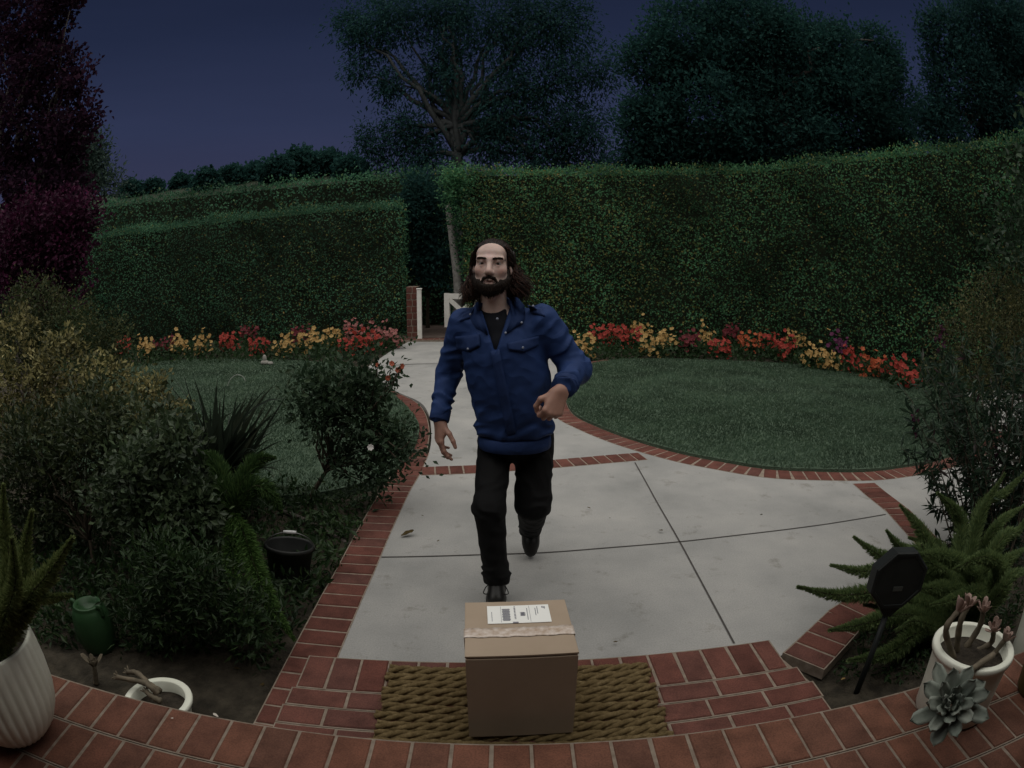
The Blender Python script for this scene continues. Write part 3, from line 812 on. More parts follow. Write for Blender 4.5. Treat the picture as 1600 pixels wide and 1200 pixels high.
# right side shrubs
M['narrow'] = leafy('narrow_leaves', [(0, (0.012, 0.024, 0.014)), (0.6, (0.020, 0.038, 0.022)), (0.93, (0.032, 0.052, 0.028)), (1, (0.05, 0.022, 0.03))], 0.5, 0.3, 0.2, 3.0)
def wand_shrub(name, label, base, stems, mat, leaf_l, leaf_w, per_m, blossoms=()):
    root = empty(name, base, label, 'shrub')
    mb = MB(); Ps, Ds = [], []
    for tip in stems:
        s = np.asarray(base) + np.r_[rng.normal(0, 0.10, 2), 0]
        tip = np.asarray(tip)
        mid = s * 0.45 + tip * 0.55 + np.r_[rng.normal(0, 0.04, 2), 0.12]
        ts = np.linspace(0, 1, 9)[:, None]
        q = (1 - ts) ** 2 * s + 2 * ts * (1 - ts) * mid + ts ** 2 * tip
        mb.tube(list(q), [0.006 * (1 - 0.8 * t) for t in ts[:, 0]], 5)
        n = int(per_m * np.linalg.norm(tip - s))
        t = rng.random((n, 1)) ** 0.75 * 0.93 + 0.07
        P = (1 - t) ** 2 * s + 2 * t * (1 - t) * mid + t ** 2 * tip
        Ps.append(P); Ds.append(norm(tip - s) * 0.35 + rnd_unit(n) * 0.9 + (0, 0, -0.15))
    P, D = np.concatenate(Ps), norm(np.concatenate(Ds))
    s = rng.uniform(0.6, 1.3, len(P))
    V, Fc = kites(P, D, rnd_unit(len(P)) + (0, 0, 0.8), leaf_l * s, leaf_w * s, 0.2)
    link('foliage', np_mesh('foliage', V, Fc, smooth=False), M[mat], root, True)
    mb.build('stem', M['stem'], root, True)
    for px, py, Yb in blossoms:
        c = gy(px, py, Yb)
        V, Fc = blossom([c + rng.normal(size=3) * (0.016, 0.016, 0.03) for _ in range(16)], 0.014, (0, -1, 0.2), 4)
        link('blossom', np_mesh('blossom', V, Fc, smooth=False), M['magenta'], root, True)
    return root
Y1 = 2.75
tips = [gy(random.uniform(1425, 1680), random.triangular(480, 800, 560), Y1 + random.uniform(-0.35, 0.45)) for _ in range(64)]
tips += [gy(*p) for p in ((1420, 640, 2.8), (1408, 700, 2.8), (1412, 610, 2.9), (1440, 560, 2.9), (1435, 740, 2.7), (1450, 790, 2.6), (1460, 840, 2.6))]
wand_shrub('butterfly_bush', 'tall narrow leaved bush at the right edge with a few magenta flower spikes', gz(1545, 905, -0.05), tips, 'narrow', 0.075, 0.016, 95,
           ((1432, 665, 2.7), (1468, 525, 2.9), (1555, 715, 2.6)))
Y1 = 4.6
shrub('fine_leaved_shrub', 'brown tinged fine leaved shrub against the right-hand hedge, above the narrow leaved bush', gz(1560, 640, -0.05),
      [lob(*a) for a in ((1500, 520, Y1, 40), (1550, 480, Y1, 50), (1590, 440, Y1, 40), (1480, 560, Y1, 30), (1560, 550, Y1, 60), (1620, 500, Y1, 60), (1530, 610, Y1, 45))], 420, 26, 0.07, 0.035, 0.018, 'dull_varieg', 14, 0.015)
M['vine'] = leafy('vine_leaves', [(0, (0.022, 0.042, 0.026)), (0.7, (0.034, 0.058, 0.036)), (1, (0.05, 0.075, 0.048))], 0.5, 0.3, 0.3, 2.0)
Y1 = 4.4
shrub('broad_leaved_vine', 'broad leaved climbing shrub at the right edge in front of the hedge top', gz(1620, 600, -0.05),
      [lob(*a) for a in ((1580, 250, Y1, 20), (1575, 335, Y1, 24), (1600, 380, Y1, 34), (1560, 400, Y1, 22), (1530, 430, Y1, 10), (1620, 300, Y1, 40), (1640, 200, Y1, 40))], 120, 10, 0.09, 0.075, 0.05, 'vine', 14, 0.010)
# spiky flax: long stiff leaves from one point
M['flax'] = leafy('flax_leaves', [(0, (0.014, 0.018, 0.015)), (0.7, (0.026, 0.032, 0.026)), (1, (0.05, 0.052, 0.04))], 0.45, 0.35)
def sword(mb, base, tip, w, sag=0.0, n=7):
    base, tip = np.asarray(base, float), np.asarray(tip, float)
    d = tip - base
    side = norm(np.cross(d, (0, 0.4, 1.0))) if abs(norm(d)[2]) < 0.95 else np.array((1.0, 0, 0))
    side = norm(side + rng.normal(size=3) * 0.4)
    vs, fs = [], []
    for i in range(n):
        t = i / (n - 1)
        p = base + d * t + np.array((0, 0, 1)) * sag * np.linalg.norm(d) * (4 * t * (1 - t) * 0.5 - t * t * 0.3)
        ww = w * (0.7 + 0.3 * math.sin(math.pi * min(t * 1.6, 1))) * (1 - t ** 2.2) + 0.0008
        up = norm(np.cross(side, d))
        vs += [p - side * ww / 2, p - up * ww * 0.18, p + side * ww / 2]
        if i: a = 3 * (i - 1); fs += [(a, a + 1, a + 4, a + 3), (a + 1, a + 2, a + 5, a + 4)]
    mb.add(vs, fs)
b = gz(350, 800, -0.05); b[2] = 0.12
root = empty('flax_plant', (b[0], b[1], -0.05), 'dark spiky flax with upright sword leaves in front of the left lawn', 'plant')
mb = MB()
for k in range(135):
    if k < 90: t = gy(random.uniform(238, 452), random.triangular(556, 710, 610), b[1] + random.uniform(-0.5, 0.4))
    else: t = gy(random.uniform(260, 455), random.uniform(690, 800), b[1] + random.uniform(-0.8, 0.1))
    sword(mb, b + rng.normal(size=3) * 0.05, t, random.uniform(0.032, 0.058), random.uniform(0, 0.25))
mb.build('leaf_blades', M['flax'], root, True)
mb = MB(); mb.tube([(b[0], b[1], -0.08), (b[0] + 0.01, b[1], 0.1), b + (0, 0, 0.06)], [0.07, 0.06, 0.04], 9)
mb.build('stem', M['stem'], root, True)
# foxtail ferns
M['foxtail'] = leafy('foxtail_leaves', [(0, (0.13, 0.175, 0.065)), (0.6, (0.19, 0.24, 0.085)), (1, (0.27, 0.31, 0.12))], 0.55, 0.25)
M['foxtail_shade'] = leafy('foxtail_leaves_shaded', [(0, (0.024, 0.046, 0.018)), (0.6, (0.042, 0.072, 0.026)), (1, (0.075, 0.11, 0.04))], 0.7, 0.1)  # darker leaf copy: the shade on the bed fern is put into its colour
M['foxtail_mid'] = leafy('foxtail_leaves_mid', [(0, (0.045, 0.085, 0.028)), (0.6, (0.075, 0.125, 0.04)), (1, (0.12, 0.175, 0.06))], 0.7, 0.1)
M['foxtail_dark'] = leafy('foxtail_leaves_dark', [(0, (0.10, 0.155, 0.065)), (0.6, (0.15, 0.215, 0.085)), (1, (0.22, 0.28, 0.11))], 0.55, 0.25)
def plume(pts, r, dens=8500, needle=0.036):
    q = smooth_line3(pts, 6)
    seg = np.linalg.norm(np.diff(q, axis=0), axis=1); cum = np.r_[0, np.cumsum(seg)]
    n = int(dens * cum[-1])
    s = rng.random(n) * cum[-1]
    P = np.stack([np.interp(s, cum, q[:, k]) for k in range(3)], 1)
    T = norm(np.stack([np.interp(s, cum, np.gradient(q[:, k])) for k in range(3)], 1))
    u = s / cum[-1]
    env = r * np.clip(u / 0.18, 0.25, 1) ** 0.6 * (1 - np.clip((u - 0.45) / 0.55, 0, 1) ** 1.6 * 0.93)
    R = rnd_unit(n); R = norm(R - T * np.sum(R * T, 1, keepdims=True))
    D = norm(R + T * 0.9 + rnd_unit(n) * 0.25)
    base = P + R * (env * rng.random(n) * 0.6)[:, None]
    return kites(base, D, rnd_unit(n), np.clip(env * 0.75, 0.010, needle) * rng.uniform(0.7, 1.2, n), 0.0034 * np.clip(r / 0.04, 0.7, 1.2), 0.1)
def fern(name, label, base, plumes, mat, r=0.04):
    root = empty(name, base, label, 'fern')
    mb = MB()
    for pl in plumes:
        rr = r
        pm = mat
        if isinstance(pl[-1], str): pm = pl[-1]; pl = pl[:-1]
        if np.isscalar(pl[-1]): rr = pl[-1]; pl = pl[:-1]
        pts = [np.asarray(base)] + [np.asarray(p, float) for p in pl]
        V, Fc = plume(pts, rr)
        link('frond', np_mesh('frond', V, Fc, smooth=False), M[pm], root, True)
        mb.tube(list(smooth_line3(pts, 4)), 0.003, 5)
    mb.build('stem', M['stem'], root, True)
    return root
g = lambda *a: gy(*a)
fb = gz(1490, 990, -0.05)
fern('foxtail_fern', 'big bushy foxtail fern spreading behind the octagonal sign by the brick edge', fb, [
    (g(1400, 930, 2.0), g(1310, 930, 2.0), g(1246, 917, 2.0)), (g(1400, 900, 2.1), g(1345, 893, 2.15), g(1298, 883, 2.2)),
    (g(1430, 890, 2.2), g(1375, 868, 2.25), g(1334, 839, 2.3)), (g(1450, 870, 2.2), g(1412, 860, 2.3), g(1385, 829, 2.3)),
    (g(1460, 880, 2.2), g(1440, 830, 2.3), g(1406, 789, 2.4), 0.06), (g(1420, 960, 1.9), g(1350, 975, 1.85), g(1296, 985, 1.8)),
    (g(1440, 985, 1.85), g(1390, 1020, 1.75), g(1325, 1032, 1.7)), (g(1500, 860, 2.2), g(1500, 810, 2.3), g(1465, 770, 2.3), 0.06), (g(1530, 880, 2.1), g(1560, 820, 2.1), g(1600, 790, 2.1), 0.055),
    (g(1520, 900, 2.0), g(1480, 870, 1.9), g(1430, 865, 1.8), 0.05), (g(1540, 930, 1.9), g(1570, 880, 1.9), g(1605, 855, 1.9), 0.055), (g(1500, 930, 1.9), g(1470, 920, 1.8), g(1420, 920, 1.75), 0.05),
    (g(1520, 850, 2.15), g(1540, 790, 2.2), g(1570, 740, 2.2), 0.05), (g(1560, 900, 1.85), g(1540, 870, 1.8), g(1490, 890, 1.75), 0.05), (g(1460, 980, 1.75), g(1430, 970, 1.7), g(1400, 985, 1.7), 0.045),
    (g(1470, 860, 2.3), g(1450, 850, 2.35), g(1420, 840, 2.4), 0.05), (g(1560, 850, 2.0), g(1590, 830, 2.0), g(1610, 800, 2.0), 0.055), (g(1530, 930, 1.8), g(1500, 935, 1.75), g(1455, 945, 1.7), 0.05), (g(1560, 930, 1.75), g(1580, 900, 1.75), g(1612, 890, 1.75), 0.05), (g(1440, 940, 2.0), g(1400, 950, 2.0), g(1350, 945, 2.0), 0.045), (g(1530, 800, 2.3), g(1570, 770, 2.3), g(1610, 730, 2.3), 0.05), (g(1480, 900, 2.1), g(1455, 880, 2.1), g(1440, 850, 2.15), 0.06)], 'foxtail_dark', 0.056)
fb = gz(372, 900, -0.05)
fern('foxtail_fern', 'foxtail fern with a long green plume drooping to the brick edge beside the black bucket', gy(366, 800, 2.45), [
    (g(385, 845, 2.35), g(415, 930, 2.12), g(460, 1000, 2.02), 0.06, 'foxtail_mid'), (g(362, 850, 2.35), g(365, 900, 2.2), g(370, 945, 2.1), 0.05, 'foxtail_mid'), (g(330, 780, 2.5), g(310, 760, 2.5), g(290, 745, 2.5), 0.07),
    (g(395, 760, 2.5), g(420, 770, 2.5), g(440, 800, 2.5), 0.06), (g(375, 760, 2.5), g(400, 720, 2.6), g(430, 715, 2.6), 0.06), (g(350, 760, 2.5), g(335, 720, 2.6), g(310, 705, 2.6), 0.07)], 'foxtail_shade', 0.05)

# --- flower rows along the hedges
cols = {'red': ((0.42, 0.045, 0.035), (0.60, 0.09, 0.06)), 'orange': ((0.55, 0.10, 0.04), (0.72, 0.20, 0.08)), 'yellow': ((0.55, 0.32, 0.10), (0.80, 0.55, 0.22)),
        'maroon': ((0.16, 0.018, 0.03), (0.27, 0.04, 0.05)), 'pink': ((0.42, 0.13, 0.13), (0.56, 0.25, 0.22)), 'purple': ((0.16, 0.03, 0.10), (0.24, 0.05, 0.15))}
for k, (a, b2) in cols.items():
    a, b2 = [tuple(0.72 * v + 0.01 for v in q) for q in (a, b2)]
    M['petal_' + k] = leafy('petals_' + k, [(0, a), (1, b2)], 0.6, 0.2)
M['bed_leaf'] = leafy('bedding_leaves', [(0, (0.014, 0.030, 0.014)), (1, (0.035, 0.06, 0.026))], 0.55, 0.25)
def flower_plant(px, py, colr, label, group, base_dy, hscale=1.0):
    b = gz(px, py + base_dy, -0.05)
    root = empty('bedding_flower', b, label, 'flowers', group)
    Yf = b[1]
    c = gy(px, py, Yf)
    w = 0.21 * hscale
    n = 130
    P = np.c_[rng.normal(c[0], w * 0.75, n), rng.normal(Yf + 0.1, w * 0.6, n), rng.uniform(0.02, max(c[2], 0.12), n)]
    D = norm(rnd_unit(n) + (0, -0.3, 0.5))
    V, Fc = kites(P, D, rnd_unit(n) + (0, 0, 1), 0.09 * rng.uniform(0.7, 1.2, n), 0.05, 0.2)
    link('foliage', np_mesh('foliage', V, Fc, smooth=False), M['bed_leaf'], root, True)
    nb = 46
    a = rng.random(nb) * 6.283; rr = np.sqrt(rng.random(nb)) * w
    Pb = np.c_[c[0] + rr * np.cos(a), Yf + 0.05 + rr * 0.8 * np.sin(a), c[2] + 0.09 * rng.normal(size=nb) * hscale + 0.03 * np.sin(a)]
    V, Fc = blossom(Pb, 0.042 * hscale, (0, -0.8, 0.7), 5, 0.45)
    link('blossoms', np_mesh('blossoms', V, Fc, smooth=False), M['petal_' + colr], root, True)
FL = [(190, 541, 'red'), (225, 545, 'yellow'), (253, 541, 'maroon'), (278, 541, 'yellow'), (315, 538, 'yellow'), (357, 534, 'red'), (388, 521, 'maroon'), (402, 541, 'red'), (440, 541, 'yellow'), (468, 524, 'maroon'),
      (482, 536, 'yellow'), (515, 527, 'yellow'), (545, 537, 'red'), (552, 517, 'pink'), (576, 533, 'red'), (590, 519, 'pink'), (610, 526, 'pink')]
FR = [(915, 537, 'yellow'), (938, 525, 'red'), (960, 522, 'red'), (985, 527, 'red'), (1003, 517, 'yellow'), (1020, 537, 'yellow'), (1045, 531, 'yellow'), (1080, 533, 'maroon'), (1105, 527, 'yellow'), (1126, 541, 'red'), (1142, 523, 'maroon'),
      (1172, 535, 'orange'), (1205, 533, 'red'), (1228, 543, 'red'), (1247, 533, 'yellow'), (1270, 556, 'yellow'), (1298, 560, 'yellow'), (1312, 543, 'purple'), (1335, 563, 'red'), (1365, 571, 'orange'), (1398, 578, 'red'), (1425, 590, 'red')]
cnt = {}
word = {'red': 'red', 'orange': 'orange', 'yellow': 'pale yellow', 'maroon': 'dark maroon', 'pink': 'dusty pink', 'purple': 'purple'}
for L_, side, dy in ((FL, 'left', 24), (FR, 'right', 27)):
    tot = {c: sum(1 for f in L_ if f[2] == c) for c in cols}
    for px, py, c in L_:
        k = cnt.get((side, c), 0); cnt[(side, c)] = k + 1
        w = '' if tot[c] == 1 else ords[k] + ' '
        lab = (f'{w}{word[c]} flower clump counted from the shrubs towards the gate, along the left hedge' if side == 'left'
               else f'{w}{word[c]} flower clump counted from the man outwards, along the right lawn')
        if not w: lab = 'only ' + lab
        flower_plant(px, py, c, lab, f'flower clumps along the {side} hedge', dy)

# ================================================================== THINGS ON THE GROUND
def rotz(a): return Matrix.Rotation(a, 3, 'Z')
def basis(x, y, z): return Matrix((x, y, z)).transposed()
def quad_sheet(mb, corners, nu, nv, thick, fn=None):
    """bent sheet with thickness between four corners; fn moves the points"""
    A, B, Cc, D = [np.asarray(c, float) for c in corners]
    g = []
    for j in range(nv + 1):
        for i in range(nu + 1):
            u, v = i / nu, j / nv
            p = (A * (1 - u) + B * u) * (1 - v) + (D * (1 - u) + Cc * u) * v
            g.append(fn(p, u, v) if fn else p)
    g = np.array(g)
    n = norm(np.cross(B - A, D - A))
    m2 = len(g)
    vs = list(g + n * thick / 2) + list(g - n * thick / 2)
    fs = []
    w = nu + 1
    for j in range(nv):
        for i in range(nu):
            a = j * w + i
            fs += [(a, a + 1, a + w + 1, a + w), (m2 + a, m2 + a + w, m2 + a + w + 1, m2 + a + 1)]
    for i in range(nu):
        a, b = i, nv * w + i
        fs += [(a, m2 + a, m2 + a + 1, a + 1), (b + 1, m2 + b + 1, m2 + b, b)]
    for j in range(nv):
        a, b = j * w, j * w + nu
        fs += [(a + w, m2 + a + w, m2 + a, a), (b, m2 + b, m2 + b + w, b + w)]
    mb.add(vs, fs)

# --- cardboard box
BZ = 0.375
M['card'] = mottled('cardboard', (0.34, 0.265, 0.195), (0.39, 0.305, 0.23), 5, 0.85, 60, 0.15, 0.002)
M['tape'] = mottled('tape', (0.46, 0.35, 0.27), (0.70, 0.62, 0.56), 45, 0.25, spec=0.6)  # whitish mottle puts the tape's glare into its colour
M['label_paper'] = principled('label_paper', (0.86, 0.86, 0.83), 0.5)[0]
M['ink'] = principled('ink', (0.03, 0.03, 0.035), 0.6)[0]
M['ink_grey'] = principled('ink_grey', (0.20, 0.20, 0.24), 0.6)[0]
fl, fr, bl = gz(727, 1029, BZ), gz(904, 1022, BZ), gz(736, 946, BZ)
bx = norm(fr - fl); by = np.array((-bx[1], bx[0], 0)); bw = np.linalg.norm(fr - fl); bd = 0.325
bc = (fl + fr) / 2 + by * bd / 2
box = empty('cardboard_box', (bc[0], bc[1], 0.006), 'taped cardboard parcel with a white shipping label, standing on the doormat', 'box', rz=math.atan2(bx[1], bx[0]))
FLZ = 0.035                                   # stands on the mat
mb = MB()
h = BZ - FLZ
mb.box((0, 0, FLZ + h / 2 - 0.004), (bw, bd, h - 0.008), inset=0.004)
mb.build('carton', M['card'], box, smooth=False)
mb = MB()
seam = -0.035                                 # the flaps meet here
mb.box((0, (-bd / 2 + seam) / 2 - 0.001, BZ - 0.001), (bw + 0.003, bd / 2 + seam - 0.003, 0.006), Matrix.Rotation(0.012, 3, 'X'), 0.001)
mb.build('flap', M['card'], box, smooth=False)
mb = MB()
mb.box((0, (bd / 2 + seam) / 2 + 0.001, BZ - 0.001), (bw + 0.003, bd / 2 - seam - 0.003, 0.006), Matrix.Rotation(-0.008, 3, 'X'), 0.001)
mb.build('flap', M['card'], box, smooth=False)
mb = MB()
quad_sheet(mb, [(-bw / 2 - 0.004, seam - 0.028, BZ + 0.0045), (bw / 2 + 0.004, seam - 0.028, BZ + 0.0045), (bw / 2 + 0.004, seam + 0.026, BZ + 0.0045), (-bw / 2 - 0.004, seam + 0.026, BZ + 0.0045)], 40, 4, 0.0006,
           lambda p, u, v: p + np.array((0, 0.002 * math.sin(u * 30 + 5 * v), 0.0009 * math.sin(u * 90 + 9 * v) + 0.0007 * random.random())))
for sx in (-1, 1):
    quad_sheet(mb, [(sx * (bw / 2 + 0.0045), seam - 0.028 * sx, BZ + 0.004), (sx * (bw / 2 + 0.0045), seam + 0.026 * sx, BZ + 0.004), (sx * (bw / 2 + 0.003), seam + 0.027 * sx, BZ - 0.055), (sx * (bw / 2 + 0.003), seam - 0.027 * sx, BZ - 0.06)], 3, 3, 0.0006)
mb.build('tape', M['tape'], box)
lab_w, lab_d, lx0, ly0 = 0.205, 0.112, 0.006, 0.072
mb = MB(); mb.box((lx0, ly0, BZ + 0.0045), (lab_w, lab_d, 0.001))
lb = mb.build('shipping_label', M['label_paper'], box, smooth=False)
mb = MB(); zt = BZ + 0.0056
def mark(cx, cy, w, d2): mb.box((lx0 + cx, ly0 + cy, zt), (w, d2, 0.0008))
for k in range(15): mark(-0.041, -0.040 + k * 0.0052, 0.026 if k % 3 else 0.022, 0.0022 + 0.0012 * (k % 2))      # bar code
mark(0.003 - 0.016, -0.053, 0.018, 0.007)                                                                          # black square on the edge
for k in range(7): mark(0.012 + 0.003 * (k % 2), -0.012 + k * 0.0035, 0.015, 0.0018)
for k in range(9): mark(-0.012, -0.03 + k * 0.0095, 0.0055, 0.005 if k % 4 else 0.003)
for k in range(10): mark(0.0285, -0.035 + k * 0.0075, 0.0028, 0.004)
for k in range(8): mark(0.056, -0.01 + k * 0.006, 0.0022, 0.0038 + 0.001 * (k % 3)); mark(0.063, 0.0 + k * 0.006, 0.0022, 0.004)
for k in range(3): mark(0.088 - k * 0.0042, 0.036 + 0.002 * k, 0.0028, 0.014 - 0.003 * k)
for k in range(10): mark(-0.088, -0.04 + k * 0.006, 0.0018, 0.0042)
mark(-0.058, 0, 0.0009, 0.10); mark(0.0365, 0, 0.0009, 0.10)
mb.build('printing', M['ink_grey'], lb, smooth=False)

# --- rope doormat: rows of twisted coir rope
m, nt, b = principled('coir', (0.22, 0.15, 0.07), 0.95, 0.1)
n1 = noise_node(nt, 40, 5, 0.7)
r1 = ramp_node(nt, [(0.3, (0.13, 0.092, 0.042)), (0.55, (0.215, 0.155, 0.075)), (0.75, (0.33, 0.25, 0.135))])
nt.links.new(n1.outputs[0], r1.inputs[0]); nt.links.new(r1.outputs[0], b.inputs['Base Color'])
bump(nt, b, noise_node(nt, 260, 5, 0.7, stretch=(1, 2.5, 1)).outputs[0], 1.0, 0.006)
M['coir'] = m
mL, mR = gz(612, 1040, 0.02), gz(1010, 1035, 0.02)
mxd = norm(mR - mL); mW = np.linalg.norm(mR - mL); myd = np.array((mxd[1], -mxd[0], 0))
mb = MB()
ROWS, PIT = 11, 0.0475
strands = []
for r in range(ROWS):
    yc = 0.022 + r * PIT
    grow = 0.010 * math.sin(r * 2.3)
    for s in range(3):
        ph = 2 * math.pi * s / 3 + r * 0.9
        pts, rad = [], []
        nseg = 150
        for k in range(nseg + 1):
            t = k / nseg
            x = -grow - 0.004 + t * (mW + 2 * grow)
            a = ph + x * 2 * math.pi / 0.20 + 0.5 * math.sin(x * 13 + r * 4)
            p = mL + mxd * x + myd * (yc + 0.0105 * math.cos(a) + 0.005 * math.sin(x * 9 + r)) + np.array((0, 0, -0.003 + 0.0105 * math.sin(a)))
            pts.append(p); rad.append(0.0112 * (1 + 0.10 * math.sin(k * 1.9 + s + r)))
        mb.tube(pts, rad, 7)
        strands += pts[::1]
mat_root = empty('doormat', (mL + mR) / 2 * (1, 1, 0), 'braided straw coloured coir rope doormat on the brick landing, under the parcel', 'doormat')
mb.build('ropes', M['coir'], mat_root, True)
S = np.array(strands); S = S[rng.integers(0, len(S), 26000)]
D = norm(rnd_unit(len(S)) * (1, 0.8, 0.8) + np.r_[mxd] * 0.5 * rng.choice([-1, 1], (len(S), 1)))
V, Fc = kites(S + D * 0.010, D, rnd_unit(len(S)), 0.012 * rng.uniform(0.5, 1.3, len(S)), 0.0011, 0.1)
link('fibres', np_mesh('fibres', V, Fc, smooth=False), M['coir'], mat_root, True)

# --- pots
M['glaze'] = mottled('white_glaze', (0.70, 0.71, 0.60), (0.82, 0.83, 0.73), 6, 0.55, 160, 0.25, 0.002)
M['potting'] = mottled('potting_soil', (0.02, 0.016, 0.012), (0.05, 0.04, 0.03), 40, 0.95, 60, 0.8, 0.01)
def flutes(depth, n): return lambda r, z, a: r * (1 + depth * (abs(math.cos(a * n / 2)) - 0.6))
pc0 = gz(34, 1142, PORCH_Z)
pot = empty('fluted_pot', (pc0[0], pc0[1], PORCH_Z + 0.002), 'large white fluted pot on the porch corner holding a foxtail fern', 'pot')
R0 = 0.205
mb = MB()
prof = [(0.02, 0.0), (0.075, 0.0), (0.125, 0.022), (0.165, 0.065), (0.192, 0.12), (R0, 0.18), (R0 + 0.002, 0.26), (R0 - 0.003, 0.33), (R0 - 0.008, 0.375), (R0 - 0.012, 0.385), (R0 - 0.024, 0.38), (R0 - 0.026, 0.32), (R0 - 0.03, 0.27)]
def fl(r, z, a):
    if r < R0 - 0.0085 and z > 0.3: return r
    return r * (1 + 0.035 * (abs(math.cos(a * 17)) ** 0.8 - 0.6) * min(1, r / 0.1) * (1 if z < 0.37 else 0.3))
mb.lathe(prof, 204, rfun=fl)
mb.build('vessel', M['glaze'], pot)
mb = MB(); mb.lathe([(0.0, 0.31), (R0 - 0.02, 0.30)], 40); mb.build('soil', M['potting'], pot)
P0 = np.array(pc0) + (0, 0, 0.30)
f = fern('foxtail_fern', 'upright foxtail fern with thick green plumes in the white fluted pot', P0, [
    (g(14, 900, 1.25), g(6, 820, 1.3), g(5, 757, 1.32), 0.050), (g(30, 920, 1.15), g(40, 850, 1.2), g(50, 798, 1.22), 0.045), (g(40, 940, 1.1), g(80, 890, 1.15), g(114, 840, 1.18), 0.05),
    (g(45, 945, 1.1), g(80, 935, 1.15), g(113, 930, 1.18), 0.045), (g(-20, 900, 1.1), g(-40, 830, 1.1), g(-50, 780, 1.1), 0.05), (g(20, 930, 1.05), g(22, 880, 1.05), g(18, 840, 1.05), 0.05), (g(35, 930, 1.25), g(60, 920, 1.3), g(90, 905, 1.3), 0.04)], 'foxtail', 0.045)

# white rimmed pot on the soil below the porch step
def round_pot(name, c, r, h, label, mat='glaze', tilt=(0, 0), cat='pot', taper=0.78, rim=0.016, soil=0.05):
    root = empty(name, c, label, cat)
    root.rotation_euler = (tilt[0], tilt[1], 0)
    mb = MB()
    mb.lathe([(0.01, 0.0), (r * taper * 0.94, 0.0), (r * taper, 0.012), (r * (taper * 0.55 + 0.45), h * 0.5), (r, h * 0.86), (r + 0.003, h * 0.90), (r + 0.010, h * 0.905), (r + 0.012, h * 0.94), (r + 0.011, h * 0.99), (r + 0.006, h), (r - rim + 0.004, h),
              (r - rim, h * 0.985), (r - rim - 0.002, h * 0.7), (r - rim - 0.006, h - soil - 0.02)], 64)
    mb.build('vessel', M[mat], root)
    mb = MB(); mb.lathe([(0.0, h - soil + 0.006), (r - rim + 0.001, h - soil)], 40); mb.build('soil', M['potting'], root)
    return root
wc = gz(248, 1098, 0.07); wr = 0.125
round_pot('flower_pot', (wc[0], wc[1], -0.10), wr, 0.19, 'white rimmed pot sunk beside the left porch bricks, with bare succulent stalks')
M['dry'] = mottled('dry_stalk', (0.10, 0.085, 0.06), (0.19, 0.155, 0.11), 30, 0.8, 60, 0.5, 0.004)
M['succ'] = mottled('succulent_skin', (0.17, 0.20, 0.17), (0.27, 0.29, 0.25), 14, 0.5)
M['succ_pink'] = mottled('succulent_pink', (0.26, 0.17, 0.14), (0.36, 0.26, 0.22), 25, 0.5)
def fleshy(mb, base, d, up, L, W, T=0.007, curl=0.5, frill=0.0, n=8, m2=5, wide=0.68):
    """a thick spoon shaped leaf"""
    base, d = np.asarray(base, float), norm(np.asarray(d, float))
    s = norm(np.cross(d, up)); u = np.cross(s, d)
    top, bot = [], []
    for i in range(n + 1):
        t = i / n
        w = W * (0.30 + 0.70 * math.sin(min(t / wide, 1) * math.pi / 2)) * (math.sqrt(max(1 - max(0, (t - wide) / (1 - wide)) ** 2.2, 0)) * 0.92 + 0.08)
        for j in range(m2):
            v = 2 * j / (m2 - 1) - 1
            p = base + d * L * t + s * v * w / 2 + u * (curl * L * t * t * 0.6 + 0.22 * w * v * v)
            p = p + (u * math.sin(9 * t + 3 * v * v + 1) * abs(v) + d * math.sin(14 * v + t) * 0.5 * t) * frill * t
            th = T * (1 - 0.75 * abs(v)) * (1 - 0.5 * t)
            top.append(p + u * th / 2); bot.append(p - u * th / 2)
    vs = top + bot; q = len(top); fs = []
    for i in range(n):
        for j in range(m2 - 1):
            a = i * m2 + j
            fs += [(a, a + 1, a + m2 + 1, a + m2), (q + a, q + a + m2, q + a + m2 + 1, q + a + 1)]
        for a, sgn in ((i * m2, 1), (i * m2 + m2 - 1, -1)):
            f4 = (a, a + m2, q + a + m2, q + a)
            fs.append(f4 if sgn > 0 else f4[::-1])
    a = n * m2
    fs += [(a + j, a + j + 1, q + a + j + 1, q + a + j) for j in range(m2 - 1)]
    mb.add(vs, fs)
def rosette(mb, c, axis, n, L, W, open0=0.35, open1=1.45, T=0.007, curl=0.5, frill=0.0):
    axis = norm(np.asarray(axis, float)); a = norm(np.cross(axis, (0.2, 0.9, 0.37))); b = np.cross(axis, a)
    for k in range(n):
        q = k / max(n - 1, 1)
        ph = k * 2.39996; th = open0 + (open1 - open0) * q
        rdir = a * math.cos(ph) + b * math.sin(ph)
        d = axis * math.cos(th) + rdir * math.sin(th)
        up = axis * math.sin(th) - rdir * math.cos(th)
        fleshy(mb, np.asarray(c) + rdir * 0.008, d, up, L * (0.5 + 0.5 * q) * random.uniform(0.85, 1.1), W * (0.55 + 0.45 * q) * random.uniform(0.85, 1.15), T, curl, frill)
def stalky(name, label, base, stalks, cat='plant', mat='succ', leaf=0.03):
    root = empty(name, base, label, cat)
    mb, lf = MB(), MB()
    for s in stalks:
        pts = [np.asarray(p, float) for p in s]
        q = smooth_line3(pts, 5)
        mb.tube(list(q), list(np.linspace(0.013, 0.010, len(q)) * (1 + 0.12 * np.sin(np.arange(len(q)) * 2.2))), 8)
        rosette(lf, q[-1], norm(q[-1] - q[-3]) + np.array((0, 0, 0.5)), 9, leaf, leaf * 0.42, 0.2, 1.0, 0.005, 0.3)
    mb.build('stalk', M['dry'], root, True)
    lf.build('leaves', M[mat], root, True)
    return root
